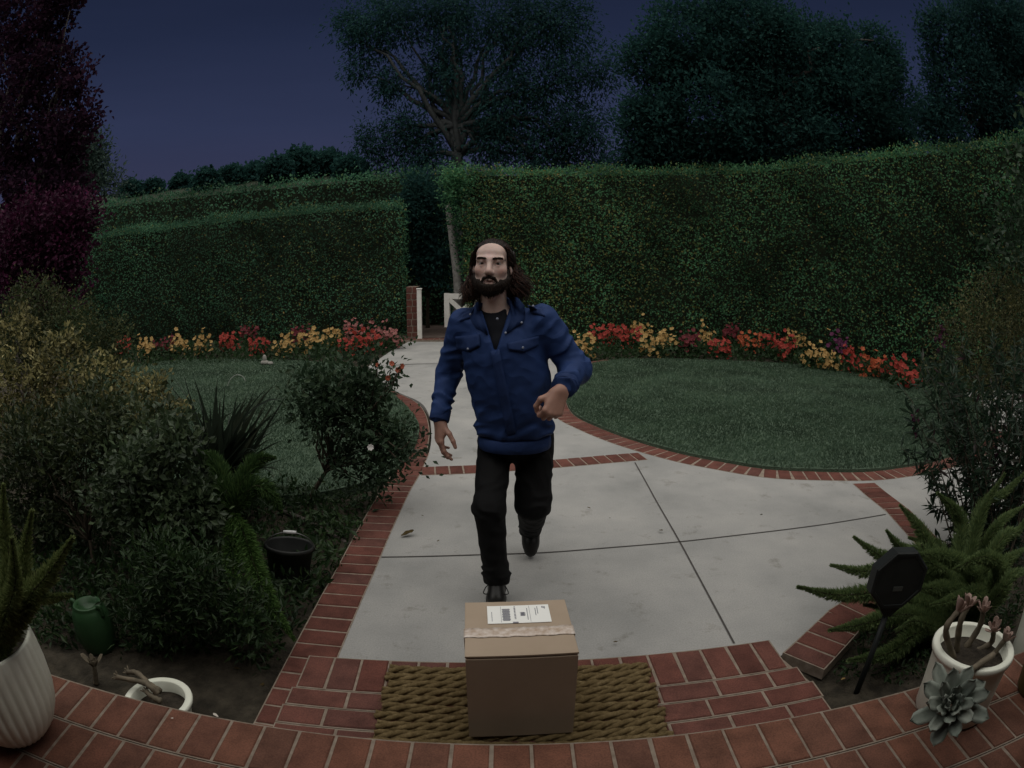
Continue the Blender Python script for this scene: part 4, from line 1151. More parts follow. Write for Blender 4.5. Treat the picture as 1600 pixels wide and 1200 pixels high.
stalky('succulent_plant', 'bare brown succulent stalks leaning over the white rimmed pot', (wc[0], wc[1], 0.05),
       [(gy(250, 1080, 1.50), gy(232, 1068, 1.52), gy(215, 1052, 1.55), gy(200, 1050, 1.58)), (gy(246, 1084, 1.48), gy(236, 1074, 1.48), gy(222, 1066, 1.5), gy(183, 1058, 1.5)), (gy(252, 1096, 1.46), gy(240, 1090, 1.46), gy(228, 1080, 1.48))], mat='dry', leaf=0.022)
db = gz(150, 1068, -0.03)
stalky('dry_sprout', 'small dry pale sprout with upright leaf tips beside the left porch bricks', db, [(db, gy(149, 1055, db[1]), gy(147, 1040, db[1]))], mat='dry', leaf=0.06)

# white pot on the right with succulents
rc = gz(1484, 1105, PORCH_Z)
rp_r, rp_h = 0.152, 0.27
round_pot('flower_pot', (rc[0], rc[1], PORCH_Z + 0.002), rp_r, rp_h, 'upright white pot on the right end of the porch, filled with succulents', taper=0.96)
rt = np.array((rc[0], rc[1], PORCH_Z + rp_h))
root = stalky('succulent_plant', 'tall pinkish succulent stalks standing in the white pot on the right', rt - (0, 0, 0.05),
       [(rt + (-0.06, 0.02, -0.06), gy(1478, 985, rc[1] + 0.02), gy(1497, 955, rc[1] + 0.03)), (rt + (0.05, 0.03, -0.06), gy(1548, 1005, rc[1] + 0.02), gy(1553, 985, rc[1])),
        (rt + (-0.03, 0.05, -0.06), gy(1500, 975, rc[1] + 0.05), gy(1512, 948, rc[1] + 0.06)), (rt + (0.03, -0.03, -0.06), gy(1545, 1030, rc[1] - 0.03), gy(1570, 1000, rc[1] - 0.04)),
        (rt + (0.02, 0.06, -0.06), gy(1530, 980, rc[1] + 0.06), gy(1537, 955, rc[1] + 0.06))], mat='succ_pink', leaf=0.055)
ro = gy(1484, 1102, rc[1] - 0.19)
root = empty('succulent_rosette', rt + (0, -0.1, -0.03), 'big frilly grey green succulent rosette hanging over the front of the right white pot', 'plant')
mb = MB()
rosette(mb, ro, norm(CAM - ro) * 0.6 + np.array((-0.1, -0.25, 0.45)), 26, 0.135, 0.058, 0.35, 1.8, 0.007, 0.45, 0.011)
mb.build('leaves', M['succ'], root, True)
mb = MB(); mb.tube(list(smooth_line3([rt + (0, -0.05, -0.05), rt + (-0.01, -0.11, 0.025), ro + (0, 0.05, 0.03), ro], 5)), 0.012, 8); mb.build('stalk', M['dry'], root, True)
M['olive_glaze'] = mottled('olive_glaze', (0.075, 0.065, 0.022), (0.12, 0.10, 0.04), 8, 0.45)
oc = gz(1622, 1078, PORCH_Z)
round_pot('flower_pot', (oc[0], oc[1], PORCH_Z + 0.002), 0.13, 0.24, 'olive brown pot cut by the right edge, behind the white pot', 'olive_glaze', taper=0.82)
pc1 = gz(1610, 1030, 0.0)
round_pot('flower_pot', (pc1[0], pc1[1], -0.03), 0.13, 0.36, 'pale upright pot at the right edge behind the olive brown pot', taper=0.9)
M['black_plastic'] = mottled('black_plastic', (0.016, 0.017, 0.017), (0.028, 0.029, 0.028), 10, 0.45)
pc2 = gz(1640, 1185, PORCH_Z)
round_pot('flower_pot', (pc2[0], pc2[1], PORCH_Z + 0.002), 0.13, 0.16, 'black plastic pot in the bottom right corner of the porch', 'black_plastic', taper=0.8)

# --- green jar and black bucket in the left bed
M['green_glaze'] = mottled('green_glaze', (0.020, 0.055, 0.022), (0.035, 0.080, 0.034), 7, 0.35, 30, 0.1, 0.004)
jc = gz(158, 1012, -0.05)
root = empty('garden_jar', (jc[0], jc[1], -0.06), 'dark green barrel shaped ceramic jar in the left bed behind the fluted pot', 'jar')
jr, jh = 0.098, 0.245
mb = MB(); mb.lathe([(0.01, 0), (jr * 0.72, 0), (jr * 0.86, jh * 0.14), (jr * 0.98, jh * 0.35), (jr, jh * 0.55), (jr * 0.95, jh * 0.75), (jr * 0.8, jh * 0.92), (jr * 0.72, jh * 0.955), (jr * 0.74, jh * 0.985), (jr * 0.70, jh), (jr * 0.58, jh), (jr * 0.56, jh * 0.9), (0.0, jh * 0.86)], 40)
mb.build('vessel', M['green_glaze'], root)
for sx in (-1, 1):
    mb = MB(); mb.tube(list(smooth_line3([(sx * jr * 0.62, -0.01, jh * 0.93), (sx * jr * 0.82, -0.012, jh * 1.02), (sx * jr * 0.9, -0.01, jh * 0.95), (sx * jr * 0.92, -0.01, jh * 0.82)], 5)), 0.011, 8); mb.build('handle', M['green_glaze'], root)
kc = gz(452, 918, -0.05)
root = empty('bucket', (kc[0], kc[1], -0.055), 'black plastic bucket with a wire handle beside the brick edging under the rose bush', 'bucket')
root.rotation_euler = (math.radians(-6), math.radians(8), math.radians(20))
kr, kh = 0.122, 0.24
mb = MB(); mb.lathe([(0.01, 0), (kr * 0.76, 0), (kr * 0.78, 0.01), (kr * 0.97, kh * 0.9), (kr * 1.03, kh * 0.905), (kr * 1.05, kh * 0.97), (kr * 1.03, kh), (kr * 0.97, kh), (kr * 0.95, kh * 0.96), (kr * 0.78, 0.015), (0.0, 0.012)], 44)
mb.build('vessel', M['black_plastic'], root)
M['wire'] = principled('wire', (0.16, 0.16, 0.16), 0.35)[0]; M['wire'].node_tree.nodes['Principled BSDF'].inputs['Metallic'].default_value = 0.8
mb = MB(); mb.tube([(kr * 1.04 * math.cos(a), -0.035 - 0.02 * math.sin(a), kh * 0.93 + 0.095 * math.sin(a)) for a in np.linspace(0, math.pi, 22)], 0.0032, 6); mb.build('handle', M['wire'], root)
mb = MB(); mb.tube([(x, -0.055, kh * 0.93 + 0.095 + 0.001) for x in np.linspace(-0.032, 0.032, 5)], [0.008, 0.009, 0.009, 0.009, 0.008], 8); mb.build('grip', principled('grip', (0.6, 0.6, 0.6), 0.4)[0], root)
# plank edging lying in the bed
mb = MB(); a, b2 = gz(440, 798, -0.03), gz(545, 850, -0.03); mb.tube(list(smooth_line3([a, a * 0.6 + b2 * 0.4 + (0, 0, 0.02), b2], 6)), 0.013, 7)
o = mb.build('strip', M['bark']); props(o, 'fallen grey branch lying in the bed beside the black bucket', 'strip')

# --- octagonal sign on a stake
M['sign_black'] = mottled('sign_black', (0.009, 0.011, 0.011), (0.016, 0.019, 0.019), 12, 0.5)
sb = gz(1334, 1092, -0.06); hc = gy(1402, 903, 1.72)
root = empty('octagonal_sign', sb, 'black octagonal yard sign on a dark stake at the right corner of the path', 'sign')
nd = norm(CAM - hc); nd = norm(nd + np.array((0.48, 0.0, -0.42))); ux = norm(np.cross((0, 0, 1.0), nd)); uy = np.cross(nd, ux)
tl = math.radians(-3); ux, uy = ux * math.cos(tl) + uy * math.sin(tl), uy * math.cos(tl) - ux * math.sin(tl)
R8, T8 = 0.126, 0.06
vs, fs = [], []
for (rr, dz) in ((R8 * 0.93, -T8 / 2), (R8, -T8 / 2 + 0.008), (R8, T8 / 2 - 0.006), (R8 * 0.95, T8 / 2), (R8 * 0.86, T8 / 2), (R8 * 0.85, T8 / 2 - 0.004)):
    for k in range(8):
        a = math.pi / 8 + k * math.pi / 4
        vs.append(hc + ux * rr * math.cos(a) + uy * rr * math.sin(a) + nd * dz)
for i in range(5):
    for k in range(8): fs.append((i * 8 + k, i * 8 + (k + 1) % 8, (i + 1) * 8 + (k + 1) % 8, (i + 1) * 8 + k))
fs += [tuple(range(7, -1, -1)), tuple(40 + k for k in range(8))]
mb = MB(); mb.add(vs, fs); mb.build('panel', M['sign_black'], root, True, smooth=False)
mb = MB(); mb.box(hc + nd * (T8 / 2 - 0.002) + ux * 0.0 - uy * 0.032, (0.042, 0.018, 0.003), basis(ux, uy, nd)); mb.build('badge', principled('badge', (0.06, 0.065, 0.06), 0.4)[0], root, True, smooth=False)
nk = hc - uy * (R8 * 0.9)
mb = MB()
vs = [nk + ux * sx * 0.052 + nd * sz * 0.018 for sx, sz in ((-1, -1), (1, -1), (1, 1), (-1, 1))] + [nk - uy * 0.045 + ux * sx * 0.015 + nd * sz * 0.015 for sx, sz in ((-1, -1), (1, -1), (1, 1), (-1, 1))]
mb.add(vs, [(0, 1, 2, 3), (7, 6, 5, 4)] + [(k, 4 + k, 4 + (k + 1) % 4, (k + 1) % 4) for k in range(4)])
mb.build('bracket', M['sign_black'], root, True, smooth=False)
mb = MB(); mb.tube([sb, sb * 0.5 + nk * 0.5 - uy * 0.02, nk - uy * 0.04], 0.0125, 10); mb.build('stake', M['sign_black'], root, True)

# --- gate, post and brick pillars at the end of the path
Yg = 12.25
a = gy(655, 452, Yg)
root = empty('gate_post', (a[0], Yg, 0.0), 'slim white wooden post left of the open gate', 'post')
ps = a[2]
mb = MB(); mb.box((0, 0, ps / 2), (0.085, 0.085, ps)); mb.build('post', M['wood_white'], root, smooth=False)
mb = MB(); mb.box((0, 0, ps + 0.011), (0.105, 0.105, 0.02), inset=0.008); mb.build('post_cap', M['wood_white'], root, smooth=False)
Yk = 12.9
t0, t1, t2 = gy(695, 458, Yk), gy(748, 460, Yk - 0.35), gy(695, 511, Yk)
gx0, gx1, gtop, gbot = t0[0], t1[0], t0[2], t2[2]
root = empty('garden_gate', (gx0, Yk, gbot), 'open white wooden gate with crossed braces behind the man', 'gate')
gux = norm(np.array((gx1 - gx0, -0.35, 0))); gW = math.hypot(gx1 - gx0, 0.35); gH = gtop - gbot
Rg = basis(gux, np.cross((0, 0, 1.0), gux), (0, 0, 1.0))
def gbar(name, p, q, w=0.11, t=0.035, off=0.0):
    p3 = np.array((gx0, Yk, gbot)) + gux * p[0] + np.array((0, 0, p[1])); q3 = np.array((gx0, Yk, gbot)) + gux * q[0] + np.array((0, 0, q[1]))
    d = norm(q3 - p3); nn = np.cross((0, 0, 1.0), gux); s = np.cross(nn, d)
    mb = MB(); mb.box((p3 + q3) / 2 + nn * off, (np.linalg.norm(q3 - p3), t, w), basis(d, nn, s)); mb.build(name, M['wood_white'], root, True, smooth=False)
gbar('stile', (0.055, 0), (0.055, gH), 0.12, 0.045); gbar('stile', (gW - 0.055, 0), (gW - 0.055, gH), 0.12, 0.045)
gbar('rail', (0.115, gH - 0.06), (gW - 0.115, gH - 0.06)); gbar('rail', (0.115, 0.06), (gW - 0.115, 0.06))
gbar('brace', (0.12, gH - 0.13), (gW - 0.12, 0.13), 0.09, 0.03, -0.006); gbar('brace', (0.12, 0.13), (gW - 0.12, gH - 0.13), 0.09, 0.03, 0.026)
def pillar(px0, px1, py, Yp, label, d=0.45):
    a, b2 = gy(px0, py, Yp), gy(px1, py, Yp)
    root = empty('brick_pillar', ((a[0] + b2[0]) / 2, Yp + d / 2, 0), label, 'pillar')
    w, H = b2[0] - a[0], a[2]
    mb = MB(); rows = int(H / 0.125)
    for r in range(rows):
        for k in range(2):
            fw = 0.55 if (r + k) % 2 else 0.45
            x0 = 0 if k == 0 else (0.45 if r % 2 == 0 else 0.55)
            x0 = [0, 0.55][k] if r % 2 else [0, 0.45][k]; fw = ([0.55, 0.45] if r % 2 else [0.45, 0.55])[k]
            mb.box((-w / 2 + w * (x0 + fw / 2), 0, (r + 0.5) * H / rows), (w * fw - 0.02, d, H / rows - 0.022), inset=0.004)
    mb.build('bricks', M['brick'], root, smooth=False)
    mb = MB(); mb.box((0, 0, H / 2), (w - 0.02, d - 0.02, H - 0.01)); mb.build('mortar', M['mortar'], root, smooth=False)
pillar(634, 652, 448, 12.42, 'red brick pillar beside the white gate post at the end of the left hedge')
root = empty('bare_tree', gy(713, 500, 13.1) * (1, 1, 0), 'pale leaning bare tree at the cut end of the right-hand hedge beside the gate', 'tree')
mb = MB(); tp = [gy(716, 505, 13.1) * (1, 1, 0) + (0, 0, -0.05), gy(716, 450, 13.1), gy(712, 410, 13.1), gy(706, 365, 13.1), gy(700, 320, 13.2)]
mb.tube(list(smooth_line3(tp, 5)), list(np.linspace(0.11, 0.07, 21)), 10); mb.build('trunk', M['pale_bark'], root, True)
Y1 = 13.6
shrub('overhanging_bush', 'dark leafy bush hanging over the gate opening between the two hedges', (*gy(668, 500, 14.2)[:2], 0.0),
      [lob(*a) for a in ((660, 345, Y1, 34), (690, 390, Y1, 26), (650, 400, Y1, 28), (675, 420, Y1, 24), (685, 320, Y1, 30), (640, 330, Y1, 26), (705, 440, Y1, 14), (655, 300, Y1, 26))], 260, 24, 0.12, 0.10, 0.06, 'tree_dark', 8, 0.05)

root = empty('ivy', gy(716, 500, 12.75) * (1, 1, 0), 'green ivy wrapped over the pale trunk at the gate end of the right-hand hedge', 'ivy')
foliage('foliage', [lob(*a) for a in ((722, 285, 12.7, 24), (712, 312, 12.7, 17), (724, 345, 12.7, 16), (708, 280, 12.7, 14), (730, 380, 12.75, 14), (737, 420, 12.75, 14))], 150, 26, 0.10, 0.06, 0.04, M['hedge'], root)
mb = MB(); mb.tube(list(smooth_line3([gy(732, 505, 12.8) * (1, 1, 0) + (0, 0, -0.05), gy(730, 440, 12.8), gy(724, 350, 12.75), gy(716, 290, 12.75)], 5)), 0.03, 7); mb.build('stem', M['stem'], root, True)
# --- dead leaves on the concrete and a fallen petal or two on the bricks
M['dead'] = leafy('dead_leaves', [(0, (0.05, 0.03, 0.016)), (1, (0.12, 0.075, 0.035))], 0.8)
M['petal_pale'] = principled('fallen_petal', (0.55, 0.50, 0.44), 0.7)[0]
def litter(px, py, L, label, mat='dead', z=0.012, name='dead_leaf'):
    c = gz(px, py, z); a = random.random() * 6.28
    mb = MB()
    fleshy(mb, (0, 0, 0), (math.cos(a), math.sin(a), 0.08), (0, 0, 1.0), L, L * 0.5, 0.0015, 0.35, 0.1 * L)
    o = mb.build(name, M[mat]); o.location = c
    props(o, label, 'leaf' if name == 'dead_leaf' else 'petal', 'scraps lying on the ground')
litter(627, 837, 0.075, 'curled brown leaf on the concrete near the left brick edging, largest one there')
litter(923, 794, 0.022, 'tiny dark leaf on the concrete right of the man\'s back foot, farther one')
litter(954, 809, 0.016, 'tiny dark leaf on the concrete right of the man\'s back foot, nearer one')
litter(1030, 828, 0.03, 'faint brown leaf just left of the crossing of the two concrete joints')
litter(662, 806, 0.014, 'tiny brown leaf on the concrete left of the man\'s knee, farther one')
litter(683, 846, 0.016, 'tiny brown leaf on the concrete left of the man\'s shin')
litter(958, 1003, 0.018, 'tiny dark leaf on the concrete just right of the parcel')
litter(341, 1120, 0.022, 'white scrap of petal on the left porch bricks, larger one', 'petal_pale', PORCH_Z + 0.006, 'fallen_petal')
litter(267, 1122, 0.012, 'white scrap of petal on the left porch bricks, smaller one', 'petal_pale', PORCH_Z + 0.006, 'fallen_petal')
litter(1314, 1062, 0.02, 'small yellow leaf on the soil beside the sign stake', 'petal_yellow', -0.035)
litter(405, 1075, 0.03, 'yellowish leaf on the bare soil beside the left brick edging', 'dead', -0.04)
litter(375, 1045, 0.025, 'small pale leaf on the bare soil below the leafy weed plant', 'dead', -0.04)

c = gz(414, 570, 0.03)
mb = MB(); mb.sphere((0, 0, 0.035), (0.075, 0.05, 0.04), 12, 8); mb.sphere((0.0, 0.0, 0.10), (0.035, 0.03, 0.06), 10, 7); mb.sphere((0.10, -0.01, 0.025), (0.05, 0.035, 0.03), 10, 7)
o = mb.build('garden_stone', mottled('pale_stone', (0.22, 0.21, 0.19), (0.32, 0.31, 0.28), 20, 0.9, 40, 0.8, 0.01)); o.location = c; props(o, 'small pale stones heaped at the back edge of the left lawn', 'stone')
c = gz(370, 606, 0.02)
mb = MB(); mb.tube([(0.13 * math.cos(a) + 0.03 * math.sin(a), 0.02 * math.cos(a), 0.17 * math.sin(a)) for a in np.linspace(0.5, math.pi, 18)], 0.0045, 6)
o = mb.build('wire_hoop', principled('white_wire', (0.30, 0.31, 0.28), 0.5)[0]); o.location = c; props(o, 'small white wire hoop stuck in the left lawn behind the flax', 'hoop')
# --- undergrowth on the beds
def undergrowth(name, poly, n, L, W, mat, hmax):
    poly = np.array([p[:2] for p in poly]); lo, hi = poly.min(0), poly.max(0)
    P = lo + rng.random((n * 3, 2)) * (hi - lo); P = P[inside(P, poly)][:n]
    clump = 0.5 + 0.5 * np.sin(P[:, 0] * 7 + 2 * np.sin(P[:, 1] * 5)) * np.cos(P[:, 1] * 8 + P[:, 0] * 3)
    keep = rng.random(len(P)) < 0.25 + 0.75 * clump; P, clump = P[keep], clump[keep]
    z = -0.05 + rng.random(len(P)) ** 1.5 * hmax * (0.3 + clump)
    D = norm(rnd_unit(len(P)) + (0, 0, 0.5)); s = rng.uniform(0.5, 1.3, len(P))
    V, Fc = kites(np.c_[P, z], D, rnd_unit(len(P)) + (0, 0, 1), L * s, W * s, 0.2)
    o = link(name, np_mesh(name, V, Fc, smooth=False), M[mat]); props(o, kind='stuff')
undergrowth('undergrowth', [gz(*p) for p in ((455, 985), (560, 850), (600, 775), (480, 770), (250, 770), (-100, 800), (-150, 960), (60, 1000), (300, 1010), (420, 1040))], 26000, 0.05, 0.02, 'weed', 0.16)
undergrowth('undergrowth', [gz(*p) for p in ((-150, 960), (-60, 770), (-300, 700), (-500, 800))], 9000, 0.06, 0.025, 'weed', 0.5)
undergrowth('undergrowth', [gz(*p) for p in ((1370, 960), (1300, 1050), (1420, 1060), (1560, 1000), (1640, 900), (1600, 840), (1440, 880))], 7000, 0.04, 0.012, 'weed', 0.10)
undergrowth('ground_cover', [gz(*p) for p in ((100, 590), (240, 574), (420, 568), (560, 570), (610, 552), (632, 536), (560, 533), (400, 538), (200, 548), (60, 570))], 14000, 0.07, 0.04, 'bed_leaf', 0.2)
undergrowth('ground_cover', [gz(*p) for p in ((905, 570), (960, 560), (1100, 559), (1250, 568), (1400, 588), (1540, 640), (1560, 600), (1420, 570), (1250, 545), (1100, 535), (900, 535))], 16000, 0.07, 0.04, 'bed_leaf', 0.2)

# ================================================================== THE MAN
class SDF:
    """a solid grown from soft blends of simple distance fields, meshed as one continuous surface"""
    def __init__(s, lo, hi, vox):
        s.lo = np.asarray(lo, float); s.vox = vox
        s.n = np.ceil((np.asarray(hi) - s.lo) / vox).astype(int) + 1
        s.ax = [s.lo[k] + vox * np.arange(s.n[k]) for k in range(3)]
        s.f = np.full(s.n, 1.0, np.float32)
    def _box(s, lo, hi):
        i0 = np.clip(np.floor((np.asarray(lo) - s.lo) / s.vox).astype(int), 0, s.n - 1)
        i1 = np.clip(np.ceil((np.asarray(hi) - s.lo) / s.vox).astype(int) + 1, 1, s.n)
        sl = tuple(slice(a, b) for a, b in zip(i0, i1))
        return sl, s.ax[0][sl[0]][:, None, None], s.ax[1][sl[1]][None, :, None], s.ax[2][sl[2]][None, None, :]
    def put(s, fn, lo, hi, k=0.02, sub=False):
        m = k + 3 * s.vox
        sl, x, y, z = s._box(np.asarray(lo) - m, np.asarray(hi) + m)
        if 0 in s.f[sl].shape: return
        d = fn(x, y, z); a = s.f[sl]
        if sub: d = -d; h = np.maximum(k - np.abs(a - d), 0) / max(k, 1e-6); s.f[sl] = np.maximum(a, d) + h * h * k / 4
        else: h = np.maximum(k - np.abs(a - d), 0) / max(k, 1e-6); s.f[sl] = np.minimum(a, d) - h * h * k / 4
    def cone(s, a, b, r1, r2=None, k=0.02, sub=False):
        a, b = np.asarray(a, float), np.asarray(b, float); r2 = r1 if r2 is None else r2
        ba = b - a; L2 = float(ba @ ba) + 1e-12
        def fn(x, y, z):
            px, py, pz = x - a[0], y - a[1], z - a[2]
            t = np.clip((px * ba[0] + py * ba[1] + pz * ba[2]) / L2, 0, 1)
            return np.sqrt((px - ba[0] * t) ** 2 + (py - ba[1] * t) ** 2 + (pz - ba[2] * t) ** 2) - (r1 + (r2 - r1) * t)
        r = max(r1, r2)
        s.put(fn, np.minimum(a, b) - r, np.maximum(a, b) + r, k, sub)
    def ell(s, c, r, k=0.02, R=None, sub=False):
        c, r = np.asarray(c, float), np.asarray(r, float)
        R = np.eye(3) if R is None else np.asarray(R, float)
        def fn(x, y, z):
            p = [x - c[0], y - c[1], z - c[2]]
            q = [sum(R[j][i] * p[j] for j in range(3)) for i in range(3)]
            k0 = np.sqrt(sum((q[i] / r[i]) ** 2 for i in range(3))); k1 = np.sqrt(sum((q[i] / r[i] ** 2) ** 2 for i in range(3))) + 1e-9
            return k0 * (k0 - 1) / k1
        m = np.max(r)
        s.put(fn, c - m, c + m, k, sub)
    def mesh(s, relax=1):
        f = s.f; I = f < 0
        nx, ny, nz = f.shape
        acc = np.zeros((nx - 1, ny - 1, nz - 1, 3), np.float32); cnt = np.zeros((nx - 1, ny - 1, nz - 1), np.float32)
        faces = []
        cells = {}
        for ax in range(3):
            sl0 = [slice(None)] * 3; sl1 = [slice(None)] * 3
            sl0[ax] = slice(0, -1); sl1[ax] = slice(1, None)
            a, b = f[tuple(sl0)], f[tuple(sl1)]
            E = np.argwhere((a < 0) != (b < 0))
            o = [k for k in range(3) if k != ax]
            E = E[(E[:, o[0]] > 0) & (E[:, o[1]] > 0) & (E[:, o[0]] < f.shape[o[0]] - 1) & (E[:, o[1]] < f.shape[o[1]] - 1)]
            va, vb = a[tuple(E.T)], b[tuple(E.T)]
            p = E.astype(np.float32); p[:, ax] += va / (va - vb)
            quad = []
            for d0, d1 in ((-1, -1), (0, -1), (0, 0), (-1, 0)):
                c = E.copy(); c[:, o[0]] += d0; c[:, o[1]] += d1
                np.add.at(acc, tuple(c.T), p); np.add.at(cnt, tuple(c.T), 1)
                quad.append(c)
            quad = np.stack(quad, 1)
            flip = (va < 0) if ax != 1 else (va > 0)
            quad[~flip] = quad[~flip][:, ::-1]
            faces.append(quad)
        idx = -np.ones(cnt.shape, np.int64); on = cnt > 0
        idx[on] = np.arange(on.sum())
        V = s.lo + s.vox * (acc[on] / cnt[on][:, None])
        Q = np.concatenate(faces); Q = idx[Q[..., 0], Q[..., 1], Q[..., 2]]
        for _ in range(relax):
            A = np.zeros_like(V); n = np.zeros(len(V))
            for k in range(4):
                np.add.at(A, Q[:, k], V[Q[:, (k + 1) % 4]]); np.add.at(n, Q[:, k], 1)
                np.add.at(A, Q[:, k], V[Q[:, (k - 1) % 4]]); np.add.at(n, Q[:, k], 1)
            V = V * 0.5 + 0.5 * A / n[:, None]
        return V, Q
def fold_noise(x, y, z, axis, wl, seed):
    """soft cloth folds across an axis"""
    u = x * axis[0] + y * axis[1] + z * axis[2]
    w = np.sin(x * 23 + seed + 1.5 * np.sin(z * 19 + seed)) + np.sin(z * 17 + y * 29 + seed * 2) + 0.7 * np.sin((x - z) * 41 + y * 13 + seed * 3)
    amp = 0.45 + 0.55 * np.sin(x * 19 + z * 26 + y * 11 + seed * 5 + 1.2 * np.sin(z * 33 - x * 21))
    return (1 - np.abs(np.sin(u * math.pi / wl * 0.72 + w * 0.95)) * 1.6) * np.clip(amp, 0.05, 1)

# joints (image left is the man's right)
J = dict(shR=gy(724, 505, 2.63), elR=gy(701, 583, 2.72), wrR=gy(687, 652, 2.62), shL=gy(848, 500, 2.58), elL=gy(899, 576, 2.60), wrL=gy(880, 604, 2.41),
         hipR=gy(776, 672, 2.74), knR=gy(764, 795, 2.47), anR=gy(775, 903, 2.50), hipL=gy(834, 672, 2.74), knL=gy(833, 786, 2.66), anL=gy(829, 828, 3.02),
         neck=gy(772, 486, 2.57), chest=gy(786, 545, 2.60), belly=gy(803, 632, 2.645), hem=gy(804, 668, 2.66))
eye = gy(768, 412.5, 2.44)
yaw = math.radians(-5)
HO = eye + np.array((0, 0.09, 0))
Rh = np.array(Matrix.Rotation(yaw, 3, 'Z') @ Matrix.Rotation(math.radians(-2), 3, 'X') @ Matrix.Rotation(math.radians(1.5), 3, 'Y'))
def H(x, y, z): return HO + Rh @ np.array((x, y, z), float)
MO = np.array((-0.02, 2.62, 0.0))
man = empty('person', MO, 'long haired bearded man in a blue jacket and black trousers striding towards the parcel', 'person')

# ---- the body: head, neck, trunk, arms and legs in one surface; hands on finer grids join it inside the cuffs
m, nt, b = principled('skin', (0.46, 0.32, 0.26), 0.5, 0.35)
b.inputs['Subsurface Weight'].default_value = 0.12
b.inputs['Subsurface Radius'].default_value = (0.01, 0.004, 0.002)
nz_ = noise_node(nt, 22, 5)
at = nt.nodes.new('ShaderNodeVertexColor'); at.layer_name = 'tint'
r_ = ramp_node(nt, [(0.3, (0.86, 0.82, 0.80)), (0.7, (1.08, 1.06, 1.05))])
nt.links.new(nz_.outputs[0], r_.inputs[0])
nt.links.new(mix(nt, at.outputs[0], r_.outputs[0], 1.0, 'MULTIPLY'), b.inputs['Base Color'])
bump(nt, b, noise_node(nt, 300, 4).outputs[0], 0.15, 0.002)
M['skin'] = m
lo = np.array((-0.45, 2.2, 0.0)); hi = np.array((0.45, 3.2, 1.66))
B = SDF(lo, hi, 0.008)
B.ell(J['chest'], (0.14, 0.09, 0.16), 0.04); B.ell(J['belly'], (0.13, 0.095, 0.15), 0.05); B.ell((J['hipR'] + J['hipL']) / 2, (0.115, 0.08, 0.08), 0.04)
B.cone(J['shR'], J['shL'], 0.05, k=0.05)
for s_ in 'RL':
    B.cone(J['sh' + s_], J['el' + s_], 0.045, 0.036, 0.03); B.cone(J['el' + s_], J['wr' + s_], 0.036, 0.027, 0.03)
    B.cone(J['hip' + s_], J['kn' + s_], 0.050, 0.040, 0.03); B.cone(J['kn' + s_], J['an' + s_], 0.038, 0.030, 0.03)
B.cone(J['neck'] + (0, 0.02, -0.03), H(0, 0.03, -0.07), 0.055, 0.052, 0.03)
body = [B.mesh(1)]
# head on a finer grid
hd = SDF(HO + (-0.13, -0.15, -0.20), HO + (0.13, 0.15, 0.15), 0.0032)
def he(c, r, k=0.015, sub=False): hd.ell(H(*c), r, k, Rh, sub)
def hc_(a, b2, r1, r2=None, k=0.012, sub=False): hd.cone(H(*a), H(*b2), r1, r2, k, sub)
he((0, 0.018, 0.020), (0.068, 0.092, 0.070)); he((0, -0.022, -0.03), (0.0575, 0.066, 0.082), 0.02); he((0, -0.036, -0.086), (0.046, 0.048, 0.034), 0.02)
he((0, -0.045, 0.040), (0.056, 0.042, 0.036), 0.02)
hc_((0, -0.074, -0.104), (0, -0.076, -0.100), 0.019, k=0.02)
for q in (-1, 1):
    hc_((q * 0.012, -0.085, 0.0165), (q * 0.046, -0.070, 0.0155), 0.0118, 0.0098, 0.015)
    he((q * 0.031, -0.100, -0.001), (0.020, 0.019, 0.0125), 0.016, True)
    he((q * 0.043, -0.054, -0.026), (0.018, 0.020, 0.016), 0.028)
    hc_((q * 0.0455, -0.060, 0.004), (q * 0.031, -0.0795, 0.0086), 0.0046, 0.0052, 0.006); hc_((q * 0.031, -0.0798, 0.0086), (q * 0.017, -0.074, 0.003), 0.005, 0.004, 0.006)
    hc_((q * 0.045, -0.062, -0.004), (q * 0.031, -0.0775, -0.0095), 0.0045, 0.0048, 0.006); hc_((q * 0.031, -0.0775, -0.0095), (q * 0.018, -0.073, -0.004), 0.0048, 0.004, 0.006)
    he((q * 0.0115, -0.097, -0.037), (0.0085, 0.011, 0.0075), 0.008)
    he((q * 0.0735, 0.012, -0.012), (0.0085, 0.019, 0.031), 0.01); he((q * 0.082, 0.004, -0.010), (0.006, 0.010, 0.017), 0.006, True)
    hc_((q * 0.045, -0.02, -0.058), (q * 0.033, -0.058, -0.092), 0.015, 0.014, 0.025)
hc_((0, -0.086, 0.012), (0, -0.110, -0.031), 0.0085, 0.0125, 0.014)
hc_((-0.022, -0.083, -0.066), (0, -0.0905, -0.064), 0.006, 0.0075, 0.008); hc_((0.022, -0.083, -0.066), (0, -0.0905, -0.064), 0.006, 0.0075, 0.008)
hc_((-0.018, -0.082, -0.0755), (0.018, -0.082, -0.0755), 0.0075, k=0.008)
hc_((-0.026, -0.092, -0.0705), (0.026, -0.092, -0.0705), 0.0022, k=0.004, sub=True)
hd.cone(H(0, 0.03, -0.06), J['neck'] + (0, 0.02, -0.05), 0.053, 0.056, 0.03)
hc_((0, -0.028, -0.12), (0, -0.034, -0.135), 0.02, 0.014, 0.03)
body.append(hd.mesh(1))
n_head = len(body[1][0])
